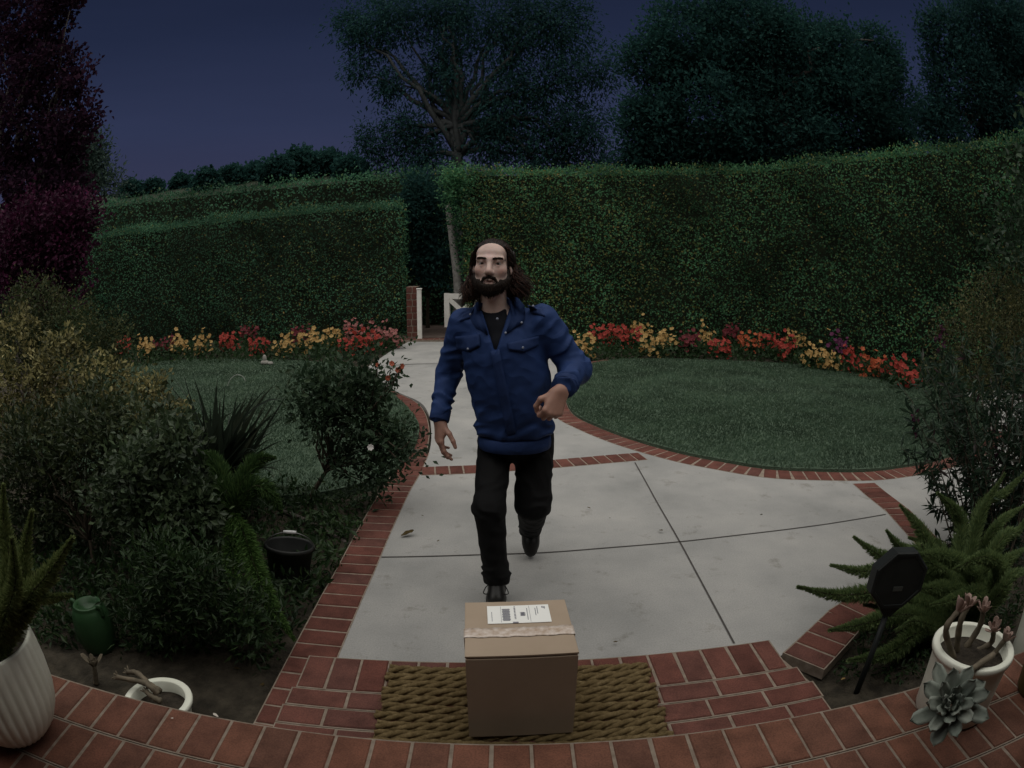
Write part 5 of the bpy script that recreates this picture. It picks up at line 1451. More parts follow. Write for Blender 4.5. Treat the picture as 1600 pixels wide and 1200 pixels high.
# hands
def hand(wr, d, n, t, curls, thumb, sc=1.0, spread=0.12, fore=None):
    d = norm(np.asarray(d, float)); n = np.asarray(n, float); n = norm(n - d * (n @ d)); t = np.asarray(t, float)
    s_ = np.cross(n, d); s_ = s_ if s_ @ t > 0 else -s_            # towards the thumb
    G = SDF(np.asarray(wr) - 0.17, np.asarray(wr) + 0.17, 0.0028)
    wr = np.asarray(wr, float)
    if fore is not None: G.cone(wr, fore, 0.027 * sc, 0.031 * sc, 0.015)
    kn = []
    for i, (off, ln) in enumerate(((0.030, 0.088), (0.0105, 0.092), (-0.0095, 0.087), (-0.028, 0.078))):
        k0 = wr + d * ln * sc + s_ * off * sc - n * (0.004 - 0.002 * abs(i - 1.2)) * sc
        G.cone(wr + s_ * off * 0.55 * sc + d * 0.012 * sc, k0, 0.0155 * sc, 0.0118 * sc, 0.016)
        kn.append(k0)
    G.cone(wr + s_ * 0.022 * sc + d * 0.02 * sc + n * 0.008 * sc, wr + s_ * 0.026 * sc + d * 0.055 * sc + n * 0.008 * sc, 0.017 * sc, 0.014 * sc, 0.014)
    fac = (0.96, 1.06, 1.0, 0.80)
    for i, k0 in enumerate(kn):
        p = k0; ang = 0.0
        fd = norm(d + s_ * spread * (1.3 - i) * 0.5)
        rr = (0.0092, 0.0094, 0.009, 0.0080)[i] * sc
        for j, (ln, sh) in enumerate(((0.044, 1.0), (0.027, 1.05), (0.023, 0.75))):
            ang += curls[i] * sh
            dd = norm(fd * math.cos(ang) + n * math.sin(ang))
            q = p + dd * ln * fac[i] * sc
            G.cone(p, q, rr * (1 - 0.08 * j), rr * (0.92 - 0.10 * j), 0.005 if j else 0.008)
            p = q
    p = wr + s_ * 0.024 * sc + d * 0.026 * sc + n * 0.008 * sc
    for j, (ln, (a_s, a_d, a_n)) in enumerate(zip((0.044, 0.034, 0.027), thumb)):
        dd = norm(s_ * a_s + d * a_d + n * a_n)
        q = p + dd * ln * sc
        G.cone(p, q, (0.0135, 0.0108, 0.0098)[j] * sc, (0.0110, 0.0098, 0.0078)[j] * sc, 0.010 if j == 0 else 0.005)
        p = q
    return G.mesh(1)
body.append(hand(J['wrR'] + (0.0, 0, -0.012), (-0.02, -0.18, -1), (0.85, 0.42, 0.1), (0.4, -1, 0), (0.30, 0.36, 0.42, 0.5), ((0.75, 0.75, 0.45), (0.35, 1.0, 0.45), (0.15, 1.0, 0.35)), 1.02, fore=J['elR'] * 0.35 + J['wrR'] * 0.65))
body.append(hand(J['wrL'] + (-0.010, -0.02, -0.012), (-0.36, -0.30, -0.85), (-0.30, 0.86, -0.25), (-1, -0.1, 0.2), (1.00, 1.08, 1.12, 1.15), ((0.8, 0.8, 0.3), (0.0, 0.9, 0.65), (-0.55, 0.55, 0.6)), 1.06, 0.10, fore=J['elL'] * 0.35 + J['wrL'] * 0.65))
V, Q = join(body)
me = np_mesh('body', V, Q)
col = me.color_attributes.new('tint', 'FLOAT_COLOR', 'POINT')
tint = np.tile(np.array((0.60, 0.46, 0.41, 1.0)), (len(V), 1))
hs = slice(len(body[0][0]), len(body[0][0]) + n_head)
loc = (V[hs] - HO) @ Rh
def tinge(c, r, cc, amt):
    w = np.clip(1.3 - np.sqrt((((loc - np.array(c)) / np.array(r)) ** 2).sum(1)), 0, 1) * amt
    tint[hs, :3] = tint[hs, :3] * (1 - w[:, None]) + np.array(cc) * w[:, None]
tinge((0, -0.088, -0.070), (0.024, 0.02, 0.009), (0.34, 0.14, 0.12), 0.8)
for q in (-1, 1): tinge((q * 0.045, -0.07, -0.03), (0.025, 0.03, 0.025), (0.50, 0.27, 0.23), 0.6)
for q in (-1, 1): tinge((q * 0.058, -0.045, 0.05), (0.02, 0.03, 0.04), (0.44, 0.32, 0.28), 0.7)
tinge((0, -0.075, 0.068), (0.06, 0.03, 0.014), (0.40, 0.29, 0.25), 0.7)
tinge((0, -0.085, 0.03), (0.028, 0.03, 0.02), (0.55, 0.38, 0.37), 0.6)
for q in (-1, 1): tinge((q * 0.031, -0.08, -0.003), (0.018, 0.02, 0.009), (0.36, 0.24, 0.21), 0.8)
tinge((0, -0.11, -0.03), (0.018, 0.02, 0.018), (0.52, 0.30, 0.26), 0.5)
hands = np.arange(len(V)) >= len(body[0][0]) + n_head
tint[hands, :3] = (0.36, 0.21, 0.165)
col.data.foreach_set('color', tint.astype(np.float32).ravel())
bodyo = link('body', me, M['skin'], man, True)
# eyes and brows
M['eye'] = principled('eye_white_shaded', (0.27, 0.25, 0.24), 0.3, 0.4)[0]  # whites darkened: the brow's shade is put into their colour
M['iris'] = principled('iris', (0.02, 0.014, 0.010), 0.3, 0.3)[0]
for q in (-1, 1):
    mb = MB(); c = H(q * 0.031, -0.0705, -0.001)
    mb.sphere(c, 0.0122, 20, 14); mb.cur = 1
    mb.sphere(H(q * 0.031 + 0.0006, -0.0797, -0.0008), (0.0064, 0.0036, 0.0064), 12, 8)
    mb.build('eye', [M['eye'], M['iris']], man, True)
M['hair'] = leafy('hair_brown', [(0, (0.012, 0.008, 0.006)), (0.7, (0.024, 0.013, 0.010)), (1, (0.05, 0.022, 0.015))], 0.5, 0.4)
M['hair_tip'] = leafy('hair_reddish', [(0, (0.022, 0.011, 0.008)), (0.6, (0.055, 0.022, 0.014)), (1, (0.10, 0.04, 0.026))], 0.5, 0.4)
M['beard'] = leafy('beard_brown', [(0, (0.012, 0.008, 0.006)), (1, (0.032, 0.018, 0.012))], 0.6, 0.25)
hb = BVHTree.FromPolygons([tuple(v) for v in body[1][0]], [tuple(q) for q in body[1][1]])
def on_head(x, z, off=0.001):
    o = H(x, -0.3, z); d = Rh @ np.array((0, 1.0, 0))
    h = hb.ray_cast(Vector(o), Vector(d))
    return np.array(h[0]) - d * off if h[0] is not None else None
for q in (-1, 1):
    mb = MB()
    for k in range(80):
        u = random.random()
        x = q * (0.011 + u * 0.038); z = 0.0165 + 0.004 * math.sin(u * 2.4) + random.uniform(-0.0035, 0.0035)
        p = on_head(x, z, 0.0008); p2 = on_head(x + q * 0.009, z + 0.0015 - 0.004 * u, 0.0015)
        if p is not None and p2 is not None: mb.tube([p, (p + p2) / 2 - (0, 0.001, 0), p2], [0.0013, 0.0012, 0.0004], 4)
    mb.build('eyebrow', M['beard'], man, True)
# beard and moustache
bd_ = SDF(HO + (-0.10, -0.13, -0.18), HO + (0.10, 0.07, 0.02), 0.003)
bd_.ell(H(0, -0.030, -0.083), (0.0625, 0.070, 0.040), 0.01, Rh); bd_.cone(H(0, -0.072, -0.100), H(0, -0.068, -0.110), 0.033, 0.022, 0.02)
for q in (-1, 1):
    bd_.cone(H(q * 0.064, 0.0, -0.022), H(q * 0.058, -0.018, -0.066), 0.009, 0.018, 0.015); bd_.cone(H(q * 0.058, -0.018, -0.066), H(q * 0.042, -0.055, -0.086), 0.016, 0.016, 0.015)
bd_.ell(H(0, -0.075, -0.020), (0.060, 0.090, 0.036), 0.008, Rh, True)
for q in (-1, 1): bd_.ell(H(q * 0.026, -0.100, -0.064), (0.016, 0.04, 0.016), 0.006, Rh, True)
bd_.ell(H(0, -0.105, -0.0725), (0.024, 0.036, 0.0105), 0.004, Rh, True)
for q in (-1, 1):
    bd_.cone(H(q * 0.002, -0.0975, -0.0535), H(q * 0.020, -0.088, -0.0585), 0.0058, 0.0062, 0.005); bd_.cone(H(q * 0.020, -0.088, -0.0585), H(q * 0.033, -0.078, -0.080), 0.006, 0.0065, 0.006)
bd_.cone(H(0, -0.088, -0.086), H(0, -0.088, -0.092), 0.006, 0.01, 0.006)
sl, x, y, z = bd_._box(bd_.lo, bd_.lo + 1)
bd_.f += (0.0016 * np.sin(x * 900 + 3 * np.sin(z * 300)) * np.sin(y * 700 + z * 500)).astype(np.float32)
bv, bq = bd_.mesh(0)
mb = MB()
bp = bv[rng.integers(0, len(bv), 900)]
for p in bp:
    l = (p - HO) @ Rh
    if l[2] > -0.03 or abs(l[0]) > 0.075: continue
    o = norm(Rh @ np.array((l[0] * 1.2, -0.4 + l[1] * 2, -0.9 + rng.normal() * 0.3)))
    L_ = random.uniform(0.005, 0.012)
    mb.tube([p, p + o * L_ * 0.5 + rng.normal(size=3) * 0.001, p + o * L_ + rng.normal(size=3) * 0.0015], [0.0012, 0.001, 0.0003], 4, cap=False)
mb.add(bv, [tuple(q) for q in bq])
mb.build('beard', M['beard'], man, True)
# hair: a cap swept back from the forehead and long loose waves
hr = SDF(HO + (-0.14, -0.12, -0.20), HO + (0.14, 0.18, 0.15), 0.0035)
hr.ell(H(0, 0.026, 0.024), (0.0765, 0.098, 0.0745), 0.01, Rh)
for q in (-1, 1): hr.cone(H(q * 0.066, 0.03, 0.03), H(q * 0.074, 0.05, -0.10), 0.026, 0.03, 0.02)
hr.cone(H(0, 0.07, 0.0), H(0, 0.075, -0.12), 0.06, 0.055, 0.03)
pn = Rh @ norm(np.array((0, -0.86, -0.42))); p0 = H(0, -0.050, 0.069)
hr.put(lambda x, y, z: -((x - p0[0]) * pn[0] + (y - p0[1]) * pn[1] + (z - p0[2]) * pn[2]), HO - 0.2, HO + 0.2, 0.006, True)
for q in (-1, 1): hr.ell(H(q * 0.044, -0.078, 0.048), (0.022, 0.024, 0.020), 0.008, Rh, True)
sl, x, y, z = hr._box(hr.lo, hr.lo + 1)
hr.f += (0.0018 * np.sin(x * 520 + 2 * np.sin(z * 60 + y * 50)) + 0.001 * np.sin(x * 1100 + z * 90)).astype(np.float32)
hv, hq = hr.mesh(0)
mb = MB(); mb.add(hv, [tuple(q) for q in hq])
def strand(p, q, r, wav, mi, sag=0.3):
    mb.cur = mi
    n = 11; ph = random.random() * 6.28; pts = []
    p, q = np.asarray(p), np.asarray(q)
    for i in range(n):
        t = i / (n - 1)
        c = p * (1 - t) + q * t
        c = c + np.array((q[0] - p[0], q[1] - p[1], 0)) * (t ** 1.8 - t) * 0.7
        c = c + np.array((math.sin(ph + t * 11), math.cos(ph + t * 8), 0.4 * math.sin(ph + t * 13))) * wav * t
        pts.append(c)
    mb.tube(pts, [r * (1 - 0.75 * (i / (n - 1)) ** 2) for i in range(n)], 5, cap=False)
for k in range(1300):
    q = 1 if k % 2 else -1
    a = random.uniform(0.0, 1.0)
    p = H(q * (0.072 + 0.012 * random.random()) * math.sqrt(1 - 0.55 * a * a), 0.018 + 0.085 * a, random.uniform(-0.03, 0.05))
    if q < 0: e = gy(random.triangular(716, 752, 735), random.triangular(438, 482, 466), 2.52 + 0.09 * a)
    else: e = gy(random.triangular(796, 838, 812), random.triangular(434, 474, 458), 2.52 + 0.09 * a)
    strand(p, e, 0.0023, 0.014, 1 if random.random() < 0.6 else 0)
for k in range(520):          # combed back over the crown, from an uneven hairline
    x0 = random.uniform(-0.066, 0.066); u = abs(x0) / 0.066
    pts = []; h0 = 48 + 16 * (u > 0.45) * (u - 0.45) - 16 * max(0, u - 0.75) + random.gauss(1.5, 5.0); lift = random.uniform(0.000, 0.007)
    for i in range(7):
        t = i / 6; th = math.radians(h0 + 112 * t); g2 = math.sqrt(max(1 - (x0 / 0.078) ** 2, 0.08))
        lf = lift * min(1, 3 * t)
        pts.append(H(x0 * (1 + 0.14 * t), 0.026 - (0.0945 + lf) * g2 ** 0.5 * math.cos(th), 0.024 + (0.0725 + lf) * math.sin(th) * g2) + rng.normal(size=3) * 0.0012)
    mb.cur = 0
    mb.tube(pts, [0.0006, 0.0016, 0.002, 0.002, 0.002, 0.002, 0.0016], 4, cap=False)
for k in range(420):          # from the temples down past the ears
    q = 1 if k % 2 else -1
    z0 = random.uniform(0.0, 0.070); y0 = -0.038 + 0.25 * (0.06 - z0) + random.gauss(0, 0.006)
    xs = 0.067 * math.sqrt(max(1 - ((z0 - 0.02) / 0.085) ** 2, 0.1))
    o = random.uniform(0.001, 0.016)
    pts = [H(q * xs, y0, z0), H(q * (xs + o), y0 + 0.03, z0 - 0.012), H(q * (0.078 + o), 0.045 + random.gauss(0, 0.01), z0 * 0.4 - 0.02), H(q * (0.082 + o * 1.3), 0.055 + random.gauss(0, 0.012), -0.07), H(q * (0.090 + 2.2 * o), 0.06 + random.gauss(0, 0.015), -0.115 + random.gauss(0, 0.015))]
    mb.cur = 1 if random.random() < 0.25 else 0
    mb.tube(list(smooth_line3(pts, 3)), [0.0010] + [0.0021] * 11 + [0.0008], 4, cap=False)
mb.build('hair', [M['hair'], M['hair_tip']], man, True)

# ---- jacket
def cloth(name, c1, c2, rough=0.8, weave=700, spec=0.2, crease=8.0):
    m, nt, b = principled(name, c1, rough, spec)
    n = noise_node(nt, 9, 4); r = ramp_node(nt, [(0.3, c1), (0.7, c2)])
    nt.links.new(n.outputs[0], r.inputs[0]); nt.links.new(r.outputs[0], b.inputs['Base Color'])
    cn = noise_node(nt, crease, 1.2, 0.4); cn.inputs['Distortion'].default_value = 0.5
    cr_ = ramp_node(nt, [(0.36, (0, 0, 0)), (0.5, (1, 1, 1)), (0.64, (0, 0, 0))])
    nt.links.new(cn.outputs[0], cr_.inputs[0])
    b1 = nt.nodes.new('ShaderNodeBump'); b1.inputs['Strength'].default_value = 0.30; b1.inputs['Distance'].default_value = 0.014
    nt.links.new(cr_.outputs[0], b1.inputs['Height'])
    b2 = nt.nodes.new('ShaderNodeBump'); b2.inputs['Strength'].default_value = 0.3; b2.inputs['Distance'].default_value = 0.0015
    nt.links.new(noise_node(nt, weave, 2).outputs[0], b2.inputs['Height']); nt.links.new(b1.outputs[0], b2.inputs['Normal'])
    nt.links.new(b2.outputs[0], b.inputs['Normal'])
    return m
M['jacket'] = cloth('jacket_cloth', (0.012, 0.030, 0.100), (0.019, 0.044, 0.142), 0.72, spec=0.2)
M['jacket_dark'] = cloth('jacket_trim', (0.011, 0.026, 0.085), (0.017, 0.037, 0.118), 0.75)
M['trouser'] = cloth('trouser_cloth', (0.0032, 0.0032, 0.0038), (0.0055, 0.0055, 0.006), 0.85)
M['shirt'] = cloth('shirt_cloth', (0.008, 0.009, 0.013), (0.013, 0.014, 0.02), 0.85)
M['shoe'] = mottled('shoe_leather', (0.008, 0.008, 0.008), (0.014, 0.013, 0.012), 20, 0.4)
M['sole'] = principled('sole', (0.02, 0.02, 0.02), 0.8)[0]
M['snap'] = principled('snap', (0.30, 0.33, 0.42), 0.35)[0]
JK = SDF((-0.48, 2.2, 0.60), (0.48, 2.95, 1.42), 0.006)
JK.ell(J['chest'], (0.170, 0.118, 0.165), 0.05); JK.ell(J['belly'] + (0, 0, 0.0), (0.176, 0.128, 0.15), 0.07)
JK.cone(J['chest'], J['belly'], 0.128, 0.130, 0.06); JK.ell((J['chest'] + J['belly']) / 2, (0.172, 0.122, 0.14), 0.06)
JK.ell(J['hem'], (0.176, 0.132, 0.055), 0.04)
JK.cone(J['shR'] + (0.012, 0, -0.008), J['shL'] + (-0.012, 0, -0.008), 0.056, 0.056, 0.05)
JK.cone(J['neck'] + (0, 0.035, -0.03), J['neck'] + (0, 0.05, 0.012), 0.088, 0.072, 0.05)
JK.cone(J['shR'], J['elR'], 0.062, 0.055, 0.035); JK.cone(J['elR'], J['wrR'] + (0, 0, 0.012), 0.055, 0.041, 0.02)
JK.cone(J['shL'], J['elL'], 0.064, 0.060, 0.035); JK.cone(J['elL'], J['wrL'] + (0.01, 0.01, 0.008), 0.060, 0.045, 0.02)
JK.ell(J['elL'] + (0.004, 0.012, -0.012), (0.062, 0.06, 0.058), 0.03)
sl, x, y, z = JK._box(JK.lo, JK.lo + 2)
def arm_w(a, b2, rad):
    ba = b2 - a; t = np.clip(((x - a[0]) * ba[0] + (y - a[1]) * ba[1] + (z - a[2]) * ba[2]) / (ba @ ba), 0, 1)
    d = np.sqrt((x - a[0] - ba[0] * t) ** 2 + (y - a[1] - ba[1] * t) ** 2 + (z - a[2] - ba[2] * t) ** 2)
    return np.clip((rad - d) / 0.03, 0, 1), t
disp = np.zeros_like(JK.f)
wsum = np.zeros_like(JK.f)
for a, b2, sd, amp in ((J['shR'], J['elR'], 1.0, 0.0085), (J['elR'], J['wrR'], 2.3, 0.011), (J['shL'], J['elL'], 4.0, 0.009), (J['elL'], J['wrL'], 5.1, 0.011)):
    w, t = arm_w(a, b2, 0.095)
    ax_ = norm(norm(b2 - a) + np.array((0.25, 0, 0.2)))
    disp += w * amp * fold_noise(x, y, z, ax_, 0.048, sd); wsum = np.maximum(wsum, w)
tw = 1 - wsum
disp += tw * 0.0065 * fold_noise(x, y, z, norm(np.array((0.75, 0.2, 0.45))), 0.085, 7.0) * np.clip((1.20 - z) / 0.2, 0.35, 1)
disp += tw * 0.010 * fold_noise(x, y, z, norm(np.array((0.22, 0, 1.0))), 0.055, 9.0) * np.clip((0.95 - z) / 0.12, 0, 1)
disp += 0.0009 * np.sin(x * 63 + 2 * np.sin(z * 40)) * np.sin(z * 71 + y * 50)
JK.f -= disp.astype(np.float32)
# the open neck: a wedge cut from the front
vt, vb_ = gy(774, 478, 2.5), gy(774, 548, 2.48)
def wedge(x, y, z):
    t = np.clip((z - vb_[2]) / (vt[2] - vb_[2]), -0.2, 1.6)
    half = 0.004 + 0.056 * np.clip(t, 0, 1.6)
    xc = vb_[0] + (vt[0] - vb_[0]) * t
    return np.maximum(np.maximum(np.abs(x - xc) - half, y - (J['neck'][1] + 0.01)), (vb_[2] - z)) * 0.8
JK.put(wedge, (-0.3, 2.3, vb_[2] - 0.01), (0.2, J['neck'][1] + 0.02, 1.42), 0.006, True)
# hollow round the neck
JK.cone(J['neck'] + (0, 0.02, -0.02), J['neck'] + (0, 0.03, 0.09), 0.064, 0.066, 0.006, sub=True)
jv, jq = JK.mesh(1)
jacket = link('jacket', np_mesh('jacket', jv, jq), M['jacket'], man, True)
jb = BVHTree.FromPolygons([tuple(v) for v in jv], [tuple(q) for q in jq])
def on_jacket(px, py, off=0.004, Yf=2.5):
    d = ray(px, py); h = jb.ray_cast(Vector(CAM), Vector(d))
    if h[0] is None or h[0][1] > 2.75: return gy(px, py, Yf)
    return np.array(h[0]) - d * off
def patch(name, corners, nu, nv, off, thick, mat, parent, shape=None, Yf=2.5, lift=None):
    """a flap of cloth that follows the jacket: corners as seen, clockwise from top left"""
    A, B2, Cc, D = [np.array(c, float) for c in corners]
    vs, top = [], []
    for j in range(nv + 1):
        for i in range(nu + 1):
            u, v = i / nu, j / nv
            p = (A * (1 - u) + B2 * u) * (1 - v) + (D * (1 - u) + Cc * u) * v
            if shape: p = p + np.array(shape(u, v))
            top.append(on_jacket(p[0], p[1], off + (lift(u, v) if lift else 0), Yf))
    top = np.array(top); n2 = len(top); w = nu + 1
    dirs = norm(top - CAM)
    vs = list(top) + list(top + dirs * thick)
    fs = []
    for j in range(nv):
        for i in range(nu):
            a = j * w + i; fs += [(a + w, a + w + 1, a + 1, a), (n2 + a, n2 + a + 1, n2 + a + w + 1, n2 + a + w)]
    for i in range(nu):
        a, b3 = i, nv * w + i; fs += [(a, a + 1, n2 + a + 1, n2 + a), (b3 + 1, b3, n2 + b3, n2 + b3 + 1)]
    for j in range(nv):
        a, b3 = j * w, j * w + nu; fs += [(a + w, a, n2 + a, n2 + a + w), (b3, b3 + w, n2 + b3 + w, n2 + b3)]
    mb = MB(); mb.add(vs, fs)
    return mb.build(name, M[mat], parent, True)
tipv = lambda k: (lambda u, v: (0, k * v * (1 - abs(2 * u - 1))))
patch('pocket_flap', [(711, 526), (749, 522), (750, 540), (713, 545)], 8, 4, 0.006, 0.008, 'jacket_dark', jacket, tipv(7), lift=lambda u, v: 0.004 * v)
patch('pocket_flap', [(793, 536), (842, 525), (842, 540), (795, 546)], 8, 4, 0.006, 0.008, 'jacket_dark', jacket, tipv(7), lift=lambda u, v: 0.004 * v)
patch('placket', [(766, 549), (780, 545), (807, 676), (792, 679)], 3, 16, 0.008, 0.010, 'jacket_dark', jacket)
patch('epaulette', [(824, 476), (846, 482), (852, 494), (830, 489)], 5, 3, 0.006, 0.008, 'jacket_dark', jacket)
patch('epaulette', [(722, 491), (739, 484), (742, 494), (718, 502)], 5, 3, 0.006, 0.008, 'jacket_dark', jacket)
for px, py in ((731, 545), (817, 543), (790, 520), (833, 478), (735, 491), (815, 504)):
    p = on_jacket(px, py, 0.014 if py < 600 else 0.006); mb = MB(); mb.sphere(p, (0.0046, 0.003, 0.0046), 10, 6); mb.build('snap', M['snap'], jacket, True)
# collar wings
def wing(pts3, name):
    mb = MB(); n = len(pts3[0])
    nu = n - 1
    rows = [np.array(r, float) for r in pts3]
    vs = []; 
    for r in rows: vs += list(r)
    m3 = len(vs); vs += [v + np.array((0, 0.007, 0)) for v in vs]
    fs = []
    for j in range(len(rows) - 1):
        for i in range(nu):
            a = j * n + i; fs += [(a + n, a + n + 1, a + 1, a), (m3 + a, m3 + a + 1, m3 + a + n + 1, m3 + a + n)]
    L_ = (len(rows) - 1) * n
    for i in range(nu): fs += [(i, i + 1, m3 + i + 1, m3 + i), (L_ + i + 1, L_ + i, m3 + L_ + i, m3 + L_ + i + 1)]
    for j in range(len(rows) - 1):
        a = j * n; b3 = j * n + nu; fs += [(a + n, a, m3 + a, m3 + a + n), (b3, b3 + n, m3 + b3 + n, m3 + b3)]
    mb.add(vs, fs); mb.build(name, M['jacket_dark'], jacket, True)
oj = lambda px, py, o=0.012: on_jacket(px, py, o)
wing([[gy(756, 466, 2.60), gy(750, 468, 2.57), oj(743, 474), oj(735, 488)], [gy(754, 474, 2.54), oj(748, 484, 0.016), oj(742, 492, 0.016), oj(735, 499, 0.012)],
      [oj(756, 488, 0.014), oj(752, 497, 0.014), oj(747, 505, 0.014), oj(742, 511, 0.01)], [oj(765, 523, 0.010), oj(760, 523, 0.010), oj(757, 520, 0.010), oj(752, 516, 0.008)]], 'collar')
wing([[gy(793, 461, 2.60), gy(801, 462, 2.57), oj(810, 466), oj(820, 478)], [gy(797, 470, 2.54), oj(804, 476, 0.016), oj(812, 484, 0.016), oj(821, 492, 0.012)],
      [oj(795, 484, 0.014), oj(802, 493, 0.014), oj(810, 500, 0.014), oj(818, 505, 0.010)], [oj(783, 519, 0.010), oj(790, 521, 0.010), oj(798, 517, 0.010), oj(807, 511, 0.008)]], 'collar')
# cuffs and waistband
def cuff(a, b2, r, parent):
    a, b2 = np.asarray(a), np.asarray(b2); d = norm(b2 - a); mb = MB()
    q = [a + (b2 - a) * t for t in (0, 0.08, 0.5, 0.92, 1.0, 0.99, 0.6)]
    mb.tube(q, [r * 0.94, r, r * 1.0, r * 0.99, r * 0.94, r * 0.80, r * 0.78], 20, cap=False)
    mb.build('cuff', M['jacket_dark'], parent, True)
dR = norm(J['wrR'] - J['elR']); cuff(J['wrR'] - dR * 0.040, J['wrR'] + dR * 0.016, 0.0445, jacket)
dL = norm(J['wrL'] - J['elL']); cuff(J['wrL'] - dL * 0.032 + (0.006, 0.006, 0.004), J['wrL'] + dL * 0.022 + (0.006, 0.006, 0.004), 0.050, jacket)
mb = MB(); wc0 = gy(804, 689, 2.66)
mb.lathe([(0.150, -0.026), (0.1575, -0.022), (0.160, 0.0), (0.158, 0.022), (0.150, 0.03), (0.12, 0.03)], 60, wc0, rfun=lambda r, z, a: r * (0.80 + 0.20 * abs(math.cos(a)) ** 1.3) * (1 + 0.008 * math.sin(a * 40)))
mb.build('waistband', M['jacket_dark'], jacket, True)
# shirt under the open collar
SH = SDF((-0.26, 2.38, 1.05), (0.16, 2.8, 1.40), 0.0038)
SH.ell(J['chest'], (0.146, 0.106, 0.153), 0.05); SH.cone(J['shR'] + (0.03, 0, -0.02), J['shL'] + (-0.03, 0, -0.02), 0.045, 0.045, 0.05)
SH.cone(J['neck'] + (0, 0.02, -0.05), J['neck'] + (0, 0.02, -0.008), 0.070, 0.064, 0.03)
SH.cone(J['neck'] + (0.0, -0.09, -0.012), J['neck'] + (0.0, -0.07, 0.08), 0.026, 0.05, 0.01, sub=True)
SH.cone(J['neck'] + (0, 0.02, -0.06), J['neck'] + (0, 0.03, 0.09), 0.0575, 0.062, 0.006, sub=True)
sv, sq = SH.mesh(1)
so = link('shirt', np_mesh('shirt', sv, sq), M['shirt'], man, True)
mb = MB(); mb.sphere(gy(777, 498, J['neck'][1] - 0.085), (0.005, 0.003, 0.005), 10, 6); mb.build('button', M['snap'], so, True)

# ---- trousers
TR = SDF((-0.30, 2.25, 0.02), (0.32, 3.2, 0.92), 0.0065)
TR.ell((J['hipR'] + J['hipL']) / 2 + (0, -0.01, -0.03), (0.152, 0.112, 0.10), 0.04)
TR.cone(J['hipR'] + (-0.005, 0, -0.05), J['knR'] + (0, 0.01, 0), 0.080, 0.066, 0.03); TR.cone(J['knR'] + (0, 0.01, 0), J['anR'] + (0, 0.0, 0.03), 0.066, 0.055, 0.03)
TR.cone(J['anR'] + (0, 0, 0.05), J['anR'] + (0.002, 0.01, 0.0), 0.055, 0.064, 0.02)
TR.cone(J['hipL'] + (0.004, 0, -0.05), J['knL'], 0.090, 0.079, 0.03); TR.cone(J['knL'], J['anL'], 0.077, 0.056, 0.03)
sl, x, y, z = TR._box(TR.lo, TR.lo + 2)
kR = np.exp(-((z - J['knR'][2]) / 0.09) ** 2) + 0.9 * np.exp(-((z - J['anR'][2] - 0.03) / 0.06) ** 2) + 0.5
d2 = 0.0052 * fold_noise(x, y, z, norm(np.array((0.35, 0.1, 1.0))), 0.055, 3.0) * np.clip(kR, 0, 1.6) + 0.0028 * fold_noise(x, y, z, norm(np.array((1.0, 0.2, 0.35))), 0.07, 6.0)
TR.f -= d2.astype(np.float32)
TR.put(lambda x, y, z: (z - (J['anR'][2] - 0.028) + 0.25 * (y - J['anR'][1]) + 0 * x), (J['anR'][0] - 0.1, 2.3, 0.0), (J['anR'][0] + 0.1, 2.66, J['anR'][2] + 0.0), 0.004, True)
tv, tq = TR.mesh(1)
link('trousers', np_mesh('trousers', tv, tq), M['trouser'], man, True)
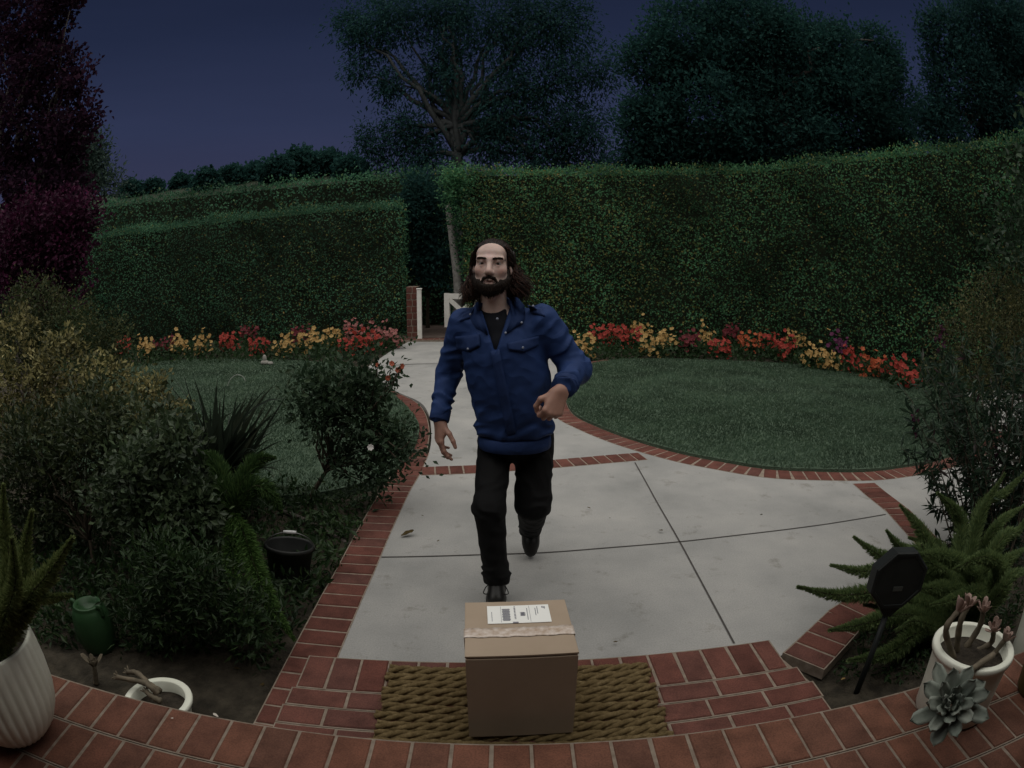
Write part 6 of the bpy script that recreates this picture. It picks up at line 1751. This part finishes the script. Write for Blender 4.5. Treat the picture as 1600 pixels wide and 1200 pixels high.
# ---- shoes
def shoe(heel, toe, up, ankle, label=None):
    heel, toe, up, ankle = [np.asarray(v, float) for v in (heel, toe, up, ankle)]
    d = norm(toe - heel); up = norm(up - d * (up @ d)); s_ = np.cross(d, up); L_ = np.linalg.norm(toe - heel)
    P = lambda t, h, k=0.0: heel + d * L_ * t + up * h + s_ * k
    S_ = SDF(np.minimum(np.minimum(heel, toe), ankle) - 0.08, np.maximum(np.maximum(heel, toe), ankle) + 0.09, 0.0045)
    S_.cone(P(0.10, 0.045), P(0.40, 0.042), 0.036, 0.038, 0.02); S_.cone(P(0.40, 0.040), P(0.74, 0.034, 0.0), 0.039, 0.041, 0.03); S_.cone(P(0.72, 0.030), P(0.88, 0.026), 0.042, 0.034, 0.02)
    S_.cone(P(0.16, 0.07), ankle, 0.038, 0.038, 0.03); S_.cone(P(0.5, 0.055), ankle + d * 0.02, 0.028, 0.030, 0.03)
    S_.put(lambda x, y, z: (x - heel[0]) * up[0] + (y - heel[1]) * up[1] + (z - heel[2]) * up[2] - 0.012, heel - 0.4, heel + 0.4, 0.004, True)
    v, q = S_.mesh(1)
    o = link('shoe', np_mesh('shoe', v, q), M['shoe'], man, True)
    mb = MB(); ring = []
    for k in range(28):
        a = 2 * math.pi * k / 28
        t = 0.5 + 0.5 * math.cos(a); w = 0.040 + 0.008 * math.cos(a - 0.3)
        ring.append(P(0.0 + 0.985 * t, 0, w * math.sin(a)))
    vs = [p - up * 0.010 for p in ring] + [p + up * 0.016 for p in ring]
    mb.add(vs, [tuple(range(27, -1, -1)), tuple(range(28, 56))] + [(k, (k + 1) % 28, 28 + (k + 1) % 28, 28 + k) for k in range(28)])
    mb.build('sole', M['sole'], o, True, smooth=False)
    mb = MB()
    for k in range(5):
        t = 0.42 + 0.06 * k; hh = 0.100 - 0.022 * k * 0.62
        mb.tube([P(t, hh - 0.014, -0.022), P(t + 0.02, hh - 0.004, 0), P(t, hh - 0.014, 0.022)], 0.0028, 6)
    q0 = P(0.40, 0.098)
    for sg in (-1, 1):
        mb.tube(list(smooth_line3([q0, q0 + s_ * sg * 0.035 + up * 0.012, q0 + s_ * sg * 0.055 - up * 0.02 + d * 0.015, q0 + s_ * sg * 0.03 - up * 0.02 + d * 0.02, q0 + d * 0.004], 5)), 0.0024, 6)
    mb.build('laces', M['sole'], o, True)
ax0 = J['anR'][0]
shoe((ax0 + 0.004, 2.575, 0.011), (ax0 - 0.004, 2.285, 0.011), (0, 0, 1), J['anR'] + (0, 0.01, -0.01))
hl = gy(829, 836, 3.10); hl[2] = 0.20
tl_ = gy(829, 862, 2.955); tl_[2] = 0.012
shoe(hl + (0, 0.03, 0.0), tl_, (0, -0.7, 0.6), J['anL'] + (0, -0.01, -0.01))
